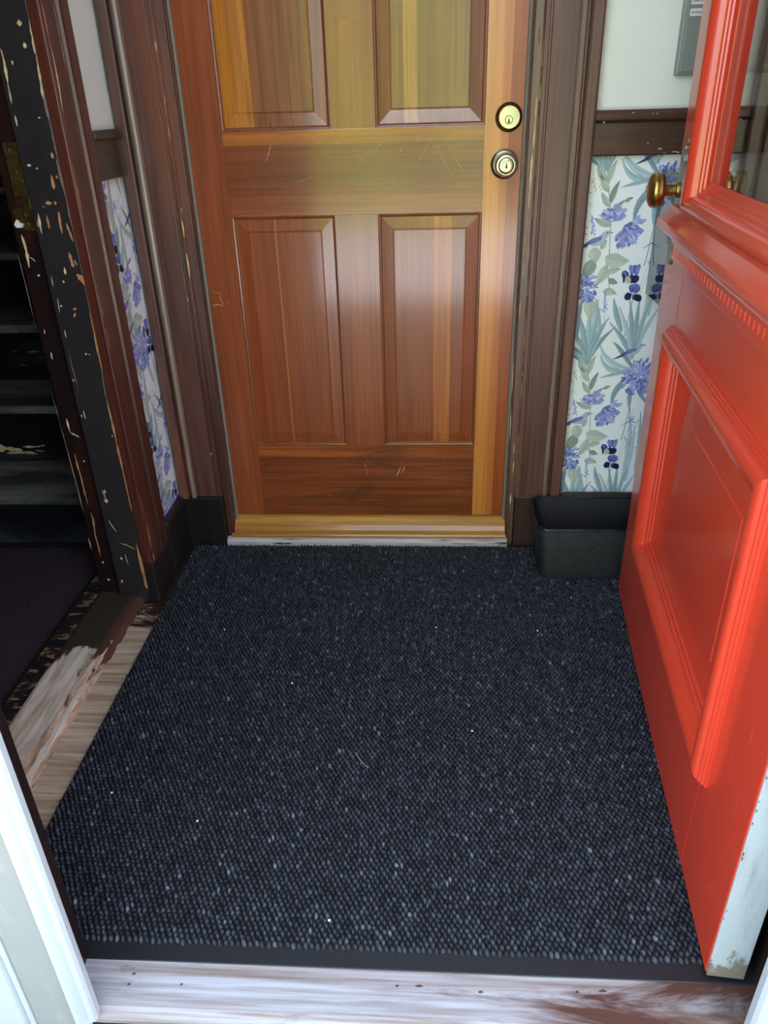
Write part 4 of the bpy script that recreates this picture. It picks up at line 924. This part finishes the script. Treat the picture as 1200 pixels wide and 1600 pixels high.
class Paper:
    def __init__(s, ox=0.0, oz=0.0, seed=1, sparse=False):
        s.sparse = sparse
        s.p = Paint()
        s.ox, s.oz = ox, oz
        s.r = random.Random(seed)

    def T(s, pts):
        return [(a + s.ox, b + s.oz) for a, b in pts]

    def stem(s, a, b, c, w=.0016, col=None, l=2):
        s.p.strip(s.T(bez(a, b, c, 10)), [w] * 11, col or C('8ea39a'), l)

    def strap(s, a, b, c, w, l=6, cols=None):
        if s.sparse and s.r.random() < .7:
            return
        col = s.r.choice(cols or (SAGE if s.sparse else TEAL))
        dk = dim(col, .55)
        n = 12
        pr = [max(.12, math.sin(math.pi * (.12 + .88 * (i / n)) ** .9)) for i in range(n + 1)]
        P = s.T(bez(a, b, c, n))
        s.p.strip(P, [w * q * 1.14 + .0006 for q in pr], dk, l)
        s.p.strip(P, [w * q for q in pr], col, l + 1)
        off = [(x + w * .18, z + w * .1) for x, z in P]
        s.p.strip(off, [w * q * .38 for q in pr], dim(col, .80), l + 2)
        s.p.strip(P, [.0006] * (n + 1), dim(col, .62), l + 3)

    def leaf(s, a, c, w, l=16, cols=None, bend=.12):
        col = s.r.choice(cols or SAGE)
        n = 10
        mx, mz = (a[0] + c[0]) / 2, (a[1] + c[1]) / 2
        dx, dz = c[0] - a[0], c[1] - a[1]
        b = (mx - dz * bend, mz + dx * bend)
        P = s.T(bez(a, b, c, n))
        pr = [max(.03, math.sin(math.pi * (i / n) ** .78)) for i in range(n + 1)]
        s.p.strip(P, [w * q + .0012 for q in pr], dim(col, .45), l)
        s.p.strip(P, [w * q for q in pr], col, l + 1)
        L = math.hypot(dx, dz)
        nx, nz = -dz / L, dx / L
        for k in (-.34, -.17, .17, .34):
            vp = [(x + nx * w * k * q, z + nz * w * k * q) for (x, z), q in zip(P, pr)]
            s.p.strip(vp[1:-1], [.0007] * (n - 1), dim(col, .55), l + 2)
        half = [(x + nx * w * .25 * q, z + nz * w * .25 * q) for (x, z), q in zip(P, pr)]
        s.p.strip(half, [w * q * .5 for q in pr], dim(col, .86), l + 1.5)
        s.p.strip(P, [.0009] * (n + 1), dim(col, .5), l + 2)

    def ball(s, c, r, n=110, l=26, half=None):
        for k in range(n):
            t = s.r.uniform(0, 2 * math.pi) if half is None else s.r.uniform(*half)
            q0 = s.r.uniform(.05, .72)
            q1 = q0 + s.r.uniform(.20, .34)
            w = s.r.uniform(.10, .17) * r
            j = s.r.uniform(-.25, .25)
            a = (c[0] + r * q0 * math.cos(t), c[1] + r * q0 * math.sin(t))
            b = (c[0] + r * q1 * math.cos(t + j), c[1] + r * q1 * math.sin(t + j))
            m = ((a[0] + b[0]) / 2, (a[1] + b[1]) / 2)
            P = s.T([a, ((a[0] + m[0]) / 2, (a[1] + m[1]) / 2), m, ((m[0] + b[0]) / 2, (m[1] + b[1]) / 2), b])
            col = s.r.choice(LAV)
            ll = l + 12 * k / n
            s.p.strip(P, [w * .35, w * .85, w * 1.05, w * .85, w * .2], dim(col, .62), ll)
            s.p.strip(P, [w * .2, w * .66, w * .84, w * .62, w * .1], col, ll + .08)

    def blob(s, c, rx, rz, col, l, ang=0.0, n=12):
        P = []
        for i in range(n):
            t = 2 * math.pi * i / n
            q = 1 + s.r.uniform(-.12, .12)
            x, z = rx * q * math.cos(t), rz * q * math.sin(t)
            P.append((c[0] + x * math.cos(ang) - z * math.sin(ang), c[1] + x * math.sin(ang) + z * math.cos(ang)))
        s.p.poly(s.T(P), col, l)

    def iris(s, c, k=1.0, l=40):
        x, z = c
        # upper bloom: veined standard over a dark fall
        for dx, dz, rx, rz, col, a in ((0, .013, .014, .014, MIDB[0], 0), (-.007, .016, .007, .011, MIDB[1], .5), (.006, .016, .007, .012, MIDB[1], -.4),
                                       (0, -.008, .014, .011, NAVY[0], 0), (-.006, -.008, .007, .009, NAVY[1], .2), (0, -.009, .0045, .006, NAVY[2], 0), (0, .003, .003, .003, C('e9ecf4'), 0)):
            s.blob((x + dx * k, z + dz * k), rx * k, rz * k, col, l, a)
            l += .3
        for q in (-.009, -.005, 0, .005, .009):
            s.p.strip(s.T([(x + q * k, z + .004 * k), (x + q * 1.15 * k, z + .012 * k), (x + q * 1.1 * k, z + .024 * k)]), [.0006, .0016, .0005], C('b8c2ee') if abs(q) > .004 else NAVY[1], l)
        # side petal
        for dx, dz, rx, rz, col, a in ((-.022, .002, .009, .011, NAVY[1], .2), (-.023, .003, .005, .008, MIDB[1], .2), (-.024, -.006, .003, .012, NAVY[0], .1), (-.014, -.010, .007, .010, C('cfc9a8'), .5)):
            s.blob((x + dx * k, z + dz * k), rx * k, rz * k, col, l, a)
            l += .3
        # lower bloom
        x2, z2 = x + .005 * k, z - .038 * k
        for dx, dz, rx, rz, col, a in ((0, .006, .015, .012, MIDB[0], -.3), (-.004, .010, .008, .007, MIDB[1], .3), (.007, .008, .006, .009, MIDB[1], -.3), (-.013, -.014, .010, .010, NAVY[0], .3),
                                       (.010, -.017, .013, .009, NAVY[2], -.4), (-.001, -.012, .004, .009, C('e9ecf4'), 0), (0, -.015, .0022, .008, NAVY[1], 0)):
            s.blob((x2 + dx * k, z2 + dz * k), rx * k, rz * k, col, l, a)
            l += .3
        for q in (-.009, -.004, .002, .008):
            s.p.strip(s.T([(x2 + q * k, z2 - .003 * k), (x2 + q * k, z2 + .006 * k), (x2 + q * .9 * k, z2 + .013 * k)]), [.0006, .0016, .0005], NAVY[0], l)
        s.stem((x2, z2 - .02 * k), (x2 - .004, z2 - .06 * k), (x2 - .012, z2 - .14 * k), .0018, C('8fa79a'), 3)

    def bird(s, c, k=1.0, l=50):
        x, z = c
        body = [(-.02, -.006), (-.012, -.013), (.004, -.013), (.016, -.005), (.022, .006), (.026, .013), (.030, .017), (.027, .021), (.020, .022), (.012, .018), (.004, .010), (-.010, .003)]
        s.p.poly(s.T([(x + a * k, z + b * k) for a, b in body]), C('b9cbd2'), l)
        wing = [(.010, .009), (.008, .000), (-.006, -.006), (-.024, -.012), (-.042, -.019), (-.030, -.008), (-.012, .004)]
        s.p.poly(s.T([(x + a * k, z + b * k) for a, b in wing]), C('5c66a6'), l + 1)
        w2 = [(.007, .006), (.004, -.001), (-.008, -.004), (-.022, -.009), (-.012, .001)]
        s.p.poly(s.T([(x + a * k, z + b * k) for a, b in w2]), C('8e97cc'), l + 2)
        s.p.strip(s.T([(x - .022 * k, z - .010 * k), (x - .035 * k, z - .016 * k), (x - .052 * k, z - .023 * k)]), [.008 * k, .006 * k, .002 * k], C('4c5378'), l + 1.5)
        s.p.strip(s.T([(x + .006 * k, z + .004 * k), (x - .012 * k, z - .003 * k), (x - .036 * k, z - .016 * k)]), [.0008, .0012, .0006], C('3c4380'), l + 3)
        s.blob((x + .022 * k, z + .016 * k), .0016 * k, .0016 * k, C('22242e'), l + 3)
        s.p.poly(s.T([(x + .0285 * k, z + .019 * k), (x + .036 * k, z + .0155 * k), (x + .029 * k, z + .0155 * k)]), C('4a4f5a'), l + 3)

    def spike(s, a, c, n=26, l=22):
        s.stem(a, ((a[0] + c[0]) / 2 + .002, (a[1] + c[1]) / 2), c, .0009, C('9fb0a4'), 4)
        for k in range(n):
            t = .35 + .65 * k / n
            w = .0075 * (1.15 - t)
            s.blob((a[0] + (c[0] - a[0]) * t + s.r.uniform(-w, w), a[1] + (c[1] - a[1]) * t), .0024, .0018, s.r.choice(LAV), l + k * .1, s.r.uniform(0, 3), 6)

    def buds(s, c, n, r, cols, l=24):
        for k in range(n):
            s.blob((c[0] + s.r.uniform(-r, r), c[1] + s.r.uniform(-r, r)), .0026, .0019, s.r.choice(cols), l + k * .1, s.r.uniform(0, 3), 7)

    def tile(s):
        """one vertical repeat, x about .36-.66, z about .25-.73"""
        R = s.r
        # pale reeds at the right
        for k in range(12):
            x = R.uniform(.535, .65)
            s.strap((x, .205), (x + R.uniform(-.02, .02), .33), (x + R.uniform(-.05, .05), R.uniform(.34, .47)), R.uniform(.008, .013), 5 + k * .35, [C('c5dee3'), C('b2d0d6'), C('d2e6e9')])
        # upper tuft
        for dx, dz, w in ((-.055, .10, .012), (-.035, .135, .015), (-.008, .15, .013), (.02, .15, .015), (.045, .125, .014), (.065, .10, .012), (-.07, .05, .011), (.03, .07, .010)):
            s.strap((.418, .552), (.418 + dx * .25, .552 + dz * .6), (.418 + dx, .552 + dz), w, 8 + R.random() * 3)
        for dx, dz, w in ((-.06, .035, .012), (-.055, .012, .010)):
            s.strap((.41, .552), (.41 + dx * .4, .58 + dz), (.41 + dx, .555 + dz), w, 9, [C('7f9aa0'), C('90a9ae')])
        # reeds behind the large head
        for dx, dz in ((-.05, .14), (-.025, .16), (0, .17), (.03, .16), (.055, .14), (-.07, .10)):
            s.strap((.535, .565), (.535 + dx * .3, .565 + dz * .55), (.535 + dx, .565 + dz), .011, 7 + R.random() * 2)
        # curved straps sweeping left of the large head
        for b, c, w in (((.47, .545), (.448, .605), .013), ((.47, .518), (.452, .578), .012), ((.49, .525), (.457, .515), .008), ((.50, .60), (.482, .612), .010)):
            s.strap((.545, .535), b, c, w, 11 + R.random())
        for b, c, w in (((.49, .495), (.497, .425), .014), ((.535, .46), (.55, .415), .010), ((.565, .47), (.60, .43), .010), ((.60, .50), (.64, .44), .012)):
            s.strap((.548, .515), b, c, w, 12 + R.random())
        s.stem((.548, .49), (.55, .42), (.535, .33), .0026, C('8fb0b4'), 3)
        s.ball((.566, .514), .058, 210, 26)
        s.bird((.535, .588), .95, 44)
        # sage stem with yellow buds
        s.stem((.446, .30), (.45, .42), (.418, .56), .002, C('93a79a'), 4)
        for a, c, w in (((.43, .505), (.405, .55), .016), ((.425, .525), (.44, .575), .014), ((.436, .48), (.452, .53), .013), ((.437, .472), (.412, .505), .014), ((.440, .452), (.47, .487), .011), ((.47, .482), (.488, .492), .008),
                        ((.444, .43), (.40, .447), .016), ((.42, .53), (.396, .57), .017)):
            s.leaf(a, c, w, 14 + R.random() * 3)
        s.buds((.395, .52), 22, .016, [C('d9d3a8'), C('e6e1c0'), C('cfc79a')])
        s.buds((.378, .47), 14, .014, [C('c3c6e6'), C('b3b9d8'), C('d5d6ee')])
        s.buds((.372, .415), 8, .012, [C('8d9099'), C('7c7a90')])
        s.buds((.497, .447), 7, .008, [C('a3a9bb'), C('8f95a8')])
        s.spike((.408, .385), (.393, .455), 24)
        # lower bird and head
        s.ball((.470, .427), .056, 95, 27, (-2.0, .5))
        s.ball((.450, .436), .044, 60, 27.5, (.5, 2.8))
        s.bird((.413, .395), 1.05, 44)
        s.leaf((.425, .372), (.436, .395), .012, 18)
        # broad leaves
        for a, c, w, bd in (((.405, .378), (.412, .338), .030, .1), ((.437, .355), (.497, .345), .034, -.18), ((.408, .352), (.383, .300), .030, .12), ((.440, .335), (.420, .285), .022, .15),
                            ((.445, .315), (.478, .325), .016, .1), ((.45, .30), (.475, .29), .014, -.1), ((.405, .255), (.416, .195), .030, .05), ((.44, .268), (.475, .262), .018, .2)):
            s.leaf(a, c, w, 17 + R.random() * 3, None, bd)
        s.stem((.437, .352), (.452, .31), (.456, .27), .0018, C('7d8c84'), 16)
        s.ball((.393, .280), .045, 130, 28)
        s.iris((.513, .308), 1.0, 46)
        s.spike((.452, .19), (.447, .27), 30)
        # dragonfly
        s.p.strip(s.T([(.528, .374), (.545, .385), (.562, .395)]), [.001, .0022, .003], C('5f6cae'), 25)
        for dx, dz in ((.012, .016), (.019, -.004), (-.004, .014), (.006, -.012)):
            s.p.strip(s.T([(.552, .389), (.552 + dx * .6, .389 + dz * .6), (.552 + dx, .389 + dz)]), [.001, .0045, .002], C('a3b0de'), 24)
        # lower straps
        for x, dx, dz, w in ((.375, .01, -.09, .014), (.39, -.02, -.10, .013), (.425, .02, -.08, .012), (.43, -.01, -.10, .014), (.47, .03, -.08, .012)):
            s.strap((x + dx, .245 + dz), (x + dx * .2, .22), (x, .25), w, 6 + R.random() * 2)
        # fine sprays at the right
        for k in range(9):
            x = R.uniform(.54, .66)
            s.stem((x - .02, .26), (x, .33), (x + R.uniform(-.01, .03), R.uniform(.36, .44)), .0009, C('a9bcc0'), 4)
        s.buds((.585, .40), 12, .03, [C('9aa6d8'), C('b3bce4')], 24)
        s.buds((.60, .33), 10, .03, [C('9aa6d8'), C('b3bce4')], 24)


def clip_polys(p, lo, hi, alo, ahi):
    keep = [(f, c) for f, c in zip(p.f, p.c) if all(lo < p.v[i][1] < hi and alo < p.v[i][0] < ahi for i in f)]
    p.f = [k[0] for k in keep]
    p.c = [k[1] for k in keep]
    used = sorted({i for f in p.f for i in f})
    mp = {o: n for n, o in enumerate(used)}
    p.v = [p.v[i] for i in used]
    p.f = [tuple(mp[i] for i in f) for f in p.f]


pb_ = Paper(0, 0, 3)
for k in (-1, 0, 1, 2):
    pb_.oz, pb_.ox = .475 * k, 0
    pb_.r.seed(3)
    pb_.tile()
clip_polys(pb_.p, .06, 1.14, .345, RX)
sheet = obj('wallpaper', MB().box(.34, 1.9993, .05, RX, 2.0002, 1.14), M_PAPER, wall_back)
pr = pb_.p.build('wallpaper_print', lambda a, b, l: (a, 1.9992 - .00002 * l, b), MATS['print'], sheet)
tag(sheet, 'white wallpaper printed with blue flowers and birds')
pl_ = Paper(0, 0, 5, True)
for (da, dz) in ((1.327, .119), (1.437, -.108), (1.22, .02)):
    for k in (-1, 0, 1, 2):
        pl_.ox, pl_.oz = da, dz + .475 * k
        pl_.r.seed(3)
        pl_.tile()
clip_polys(pl_.p, .05, 1.12, 1.76, 1.998)
sheet2 = obj('wallpaper', MB().box(LX - .0002, 1.76, .05, LX + .0007, 1.999, 1.12), M_PAPER, wall_left)
tag(sheet2, 'white wallpaper printed with blue flowers and birds')
pl_.p.build('wallpaper_print', lambda a, b, l: (LX + .0008 + .00001 * l, a, b), MATS['print'], sheet2)

# ---------------------------------------------------------------- things
# entrance mat
mat = tag(empty('floor_mat', (-.05, 1.34, 0)), 'large black looped entrance mat with rubber edge filling the vestibule floor', 'mat')
MX0, MX1, MY0, MY1 = -.716, .655, .690, 1.954
obj('rubber_backing', MB().prism([(MY0 - .002, .0), (MY0, .0032), (MY0 + .026, .0055), (MY1, .0055), (MY1, .0)], MX0, MX1, 'x'), M_RUBBER, mat, .001)
nx_, ny_ = 138, 150
px_, py_ = (MX1 - MX0 - .006) / nx_, (MY1 - MY0 - .030) / ny_
jj, ii = np.meshgrid(np.arange(ny_), np.arange(nx_), indexing='ij')
cx_ = MX0 + .006 + (ii + .5 * (jj % 2)) * px_ + rng.normal(0, .0006, ii.shape)
cy_ = MY0 + .031 + jj * py_ + rng.normal(0, .0006, ii.shape)
cx_, cy_ = cx_.ravel(), cy_.ravel()
N_ = cx_.size
ang = -.38 + rng.normal(0, .2, N_)
hw = .0036 * (1 + rng.normal(0, .10, N_))
hl = .0060 * (1 + rng.normal(0, .12, N_))
hh = .0082 * (1 + rng.normal(0, .14, N_))
K6 = 6
th = np.arange(K6) * 2 * np.pi / K6
V = np.zeros((N_, 13, 3))
for ring, (sc_, zf) in enumerate(((1.0, .0), (.78, .72))):
    lx = hw[:, None] * sc_ * np.cos(th)[None]
    ly = hl[:, None] * sc_ * np.sin(th)[None]
    V[:, ring * 6:ring * 6 + 6, 0] = cx_[:, None] + lx * np.cos(ang)[:, None] + ly * np.sin(ang)[:, None]
    V[:, ring * 6:ring * 6 + 6, 1] = cy_[:, None] - lx * np.sin(ang)[:, None] + ly * np.cos(ang)[:, None]
    V[:, ring * 6:ring * 6 + 6, 2] = .0052 + zf * hh[:, None]
V[:, 12, 0] = cx_ - .0006
V[:, 12, 1] = cy_ + .0005
V[:, 12, 2] = .0052 + hh
quads = [(i, (i + 1) % 6, 6 + (i + 1) % 6, 6 + i) for i in range(6)]
tris = [(6 + i, 6 + (i + 1) % 6, 12) for i in range(6)]
base = (np.arange(N_) * 13)[:, None]
li = np.concatenate([np.array(quads).ravel()[None] + base, np.array(tris).ravel()[None] + base], axis=1).ravel()
lt = np.tile(np.array([4] * 6 + [3] * 6), N_)
me = bpy.data.meshes.new('loop_pile')
me.vertices.add(N_ * 13)
me.vertices.foreach_set('co', (V.reshape(-1, 3) - np.array([-.05, 1.34, 0])).ravel())
me.loops.add(li.size)
me.loops.foreach_set('vertex_index', li.astype(np.int32))
me.polygons.add(lt.size)
me.polygons.foreach_set('loop_start', (np.cumsum(lt) - lt).astype(np.int32))
me.polygons.foreach_set('loop_total', lt.astype(np.int32))
me.polygons.foreach_set('use_smooth', np.ones(lt.size, bool))
me.update(calc_edges=True)
sh = rng.gamma(4.0, .26, N_)
tone = (np.array(C('2d3137')[:3])[None] * (.2 + sh[:, None] * .9))
lite = rng.random(N_) > .985
tone[lite] = np.array(C('6d737c')[:3]) * rng.uniform(.5, 1.0, lite.sum())[:, None]
ca = me.color_attributes.new('Col', 'FLOAT_COLOR', 'POINT')
cc = np.ones((N_, 13, 4))
cc[:, :, :3] = tone[:, None, :]
ca.data.foreach_set('color', cc.ravel().astype(np.float32))
me.materials.append(M_PILE)
pile = link('loop_pile', me, mat)
pile['kind'] = 'stuff'

# lint on the mat
M_LINT = painted('white_lint', C('f0f0ee'), .8, .05)
lint0 = None
for x, y, lab in ((-.522, 1.527, 'white lint speck on the mat near the left corner baseboard'), (.016, 1.546, 'white lint speck on the mat straight in front of the varnished door'),
                  (-.316, 1.329, 'white lint speck on the mat beyond the grass blade to its left'), (-.618, 1.005, 'white lint speck on the mat beside the bare hall sill'),
                  (-.432, .945, 'white lint speck on the mat between bare sill and front edge'), (.269, 1.538, 'white lint speck on the mat in front of the black basket'),
                  (-.162, .76, 'white lint speck closest to the front rubber edge of the mat'), (.09, 1.19, 'white lint speck between the grass blade and the red door')):
    if lint0 is None:
        o = obj('lint_speck', MB().lathe([(.0005, -.001), (.0022, .0004), (.0024, .0014), (.0012, .0024)], 8, (x, y, .0128), (0, 0, 1)), M_LINT)
        lint0 = o
    else:
        o = lint0.copy()
        COL.objects.link(o)
        o.location = (x, y, lint0.location.z)
    tag(o, lab, 'lint', 'lint specks on the mat')
g = MB()
gp_ = bez((-.150, 1.125), (-.146, 1.108), (-.122, 1.084), 8)
for i in range(8):
    (a, b), (c, d) = gp_[i], gp_[i + 1]
    g.add([(a - .0009, b, .0125), (a + .0009, b, .0125), (c + .0009, d, .0125), (c - .0009, d, .0125), (a, b, .0139), (c, d, .0139)],
          [(0, 3, 2, 1), (0, 1, 4), (2, 3, 5), (1, 2, 5, 4), (3, 0, 4, 5)])
tag(obj('grass_blade', g, painted('dry_grass', C('b5b79a'), .6, .1)), 'thin pale curved blade of dry grass on the mat', 'grass blade')


# woven basket
def rrect(x0, y0, x1, y1, r, zf, n=7):
    P = []
    for cx0, cy0, a0 in ((x1 - r, y1 - r, 0), (x0 + r, y1 - r, 90), (x0 + r, y0 + r, 180), (x1 - r, y0 + r, 270)):
        for i in range(n + 1):
            t = math.radians(a0 + 90 * i / n)
            x, y = cx0 + r * math.cos(t), cy0 + r * math.sin(t)
            P.append((x, y, zf(x, y)))
    return P


bs = tag(empty('basket', (.47, 1.88, .0115)), 'black woven rectangular basket on the mat below the floral wallpaper', 'basket')
topz = lambda x, y: .163 + (y - 1.785) * .075
rings = [rrect(.306, 1.780, .640, 1.940, .028, lambda x, y: .0125), rrect(.302, 1.778, .643, 1.946, .03, lambda x, y: .018), rrect(.288, 1.783, .655, 1.952, .034, topz),
         rrect(.2915, 1.7865, .6515, 1.9485, .031, topz), rrect(.306, 1.7825, .639, 1.942, .027, lambda x, y: .020), rrect(.310, 1.786, .636, 1.938, .025, lambda x, y: .0165)]
n = len(rings[0])
v = [p_ for r_ in rings for p_ in r_]
f = [(k * n + i, k * n + (i + 1) % n, (k + 1) * n + (i + 1) % n, (k + 1) * n + i) for k in range(len(rings) - 1) for i in range(n)]
f += [tuple(range(n)), tuple((len(rings) - 1) * n + i for i in range(n))]
obj('body', MB().add(v, f), M_WEAVE, bs, smooth=True)
ctr = rrect(.2885, 1.7835, .6545, 1.9515, .0335, topz, 9)
nr, nk = len(ctr), 8
v, f = [], []
for i in range(nr):
    pa, pb2 = Vector(ctr[i - 1]), Vector(ctr[(i + 1) % nr])
    tg = (pb2 - pa).normalized()
    sd = tg.cross(Vector((0, 0, 1))).normalized()
    up = sd.cross(tg)
    for k in range(nk):
        t = 2 * math.pi * k / nk
        v.append(Vector(ctr[i]) + sd * .0042 * math.cos(t) + up * .0036 * math.sin(t))
for i in range(nr):
    for k in range(nk):
        f.append((i * nk + k, ((i + 1) % nr) * nk + k, ((i + 1) % nr) * nk + (k + 1) % nk, i * nk + (k + 1) % nk))
obj('rim', MB().add(v, f), painted('black_rim', C('1b1e23'), .22, .1), bs, smooth=True)

# dark polished box on the back wall behind the red door
bx = tag(empty('wall_box', (.64, 1.93, .735)), 'dark polished metal box on the wallpaper mostly hidden behind the red door', 'wall box')
obj('housing', MB().box(.547, 1.862, .738, .70, 1.9985, 1.030), M_STEELBOX, bx, .0015)
obj('lid', MB().box(.5475, 1.8585, .742, .6995, 1.8615, 1.026), M_STEELBOX, bx, .001)
# grey call box with two labels
cb = tag(empty('call_box', (.60, 1.98, 1.22)), 'grey metal box with two white labels on the cream wall by the red door', 'wall box')
obj('housing', MB().box(.543, 1.978, 1.220, .755, 2.0, 1.372), M_GREYBOX, cb, .004)
obj('cover_plate', MB().box(.5495, 1.9755, 1.2265, .7485, 1.9785, 1.366), M_GREYBOX, cb, .0015)
for z in (1.331, 1.352):
    lb = obj('label_strip', MB().box(.5555, 1.9746, z, .640, 1.9757, z + .0135), M_LABEL, cb)
    k = MB()
    x = .5585
    while x < .636:
        w = random.uniform(.0018, .0042)
        k.box(x, 1.9743, z + .0045, x + w, 1.9747, z + .0045 + random.uniform(.0035, .0050))
        x += w + random.uniform(.0008, .0016)
    o = obj('faded_lettering', k, M_LABELINK, lb)

# ---------------------------------------------------------------- outside: sunlit garden the varnish mirrors
M_LAWN = painted('lawn', C('5d7a2c'), .9, .5, .3)
S('ground_lawn', MB().box(-40, -40, -.95, 40, -11, -.85), M_LAWN, 'sunlit green lawn across the street', cat='lawn')
S('pavement', MB().box(-40, -11, -.95, 40, .5, -.86), painted('pale_pavement', C('a3a5aa'), .85, .2), 'pale pavement in front of the house', cat='pavement')
rr = np.random.default_rng(11)


def hedge(x0, x1, yb, top, n, cols, label):
    m = NT('hedge_leaves')
    g_ = m.noise(m.pos(), (3, 3, 3), 3)
    m.set(Base_Color=m.mix(g_, cols[0], cols[1]), Roughness=.6)
    c = np.zeros((n, 3))
    c[:, 0] = rr.uniform(x0, x1, n)
    t = rr.random(n)
    c[:, 2] = -.85 + top * t ** .8
    c[:, 1] = yb + .9 * np.sin(c[:, 0] * 1.3) + .6 * np.sin(c[:, 0] * 3.1 + c[:, 2]) - rr.gamma(1.5, .25, n) - .35 * c[:, 2]
    s_ = rr.uniform(.11, .22, n)
    a1 = rr.normal(size=(n, 3))
    a1 /= np.linalg.norm(a1, axis=1)[:, None]
    a2 = np.cross(a1, rr.normal(size=(n, 3)))
    a2 /= np.linalg.norm(a2, axis=1)[:, None]
    Q = np.stack([c - a1 * s_[:, None], c + a2 * s_[:, None] * .6, c + a1 * s_[:, None], c - a2 * s_[:, None] * .6], 1)
    me = bpy.data.meshes.new('hedge_foliage')
    me.from_pydata(Q.reshape(-1, 3).tolist(), [], np.arange(n * 4).reshape(-1, 4).tolist())
    me.materials.append(m.m)
    tag(link('hedge_foliage', me), label, 'hedge', None, 'stuff')


hedge(-4.5, .9, -13, 5.8, 9500, (C('6f8a1e'), C('a9b436')), 'tall sunlit yellow-green hedge across the street outside')
hedge(1.5, 3.6, -13.2, 5.8, 5000, (C('10160c'), C('1c2614')), 'tall dark foliage added unseen outside to bound the green reflection in the door')  # added dark leaf mass: keeps bright sky out of the varnished door's reflection

for o in bpy.data.objects:
    for k in ('_o', '_local'):
        if k in o:
            del o[k]
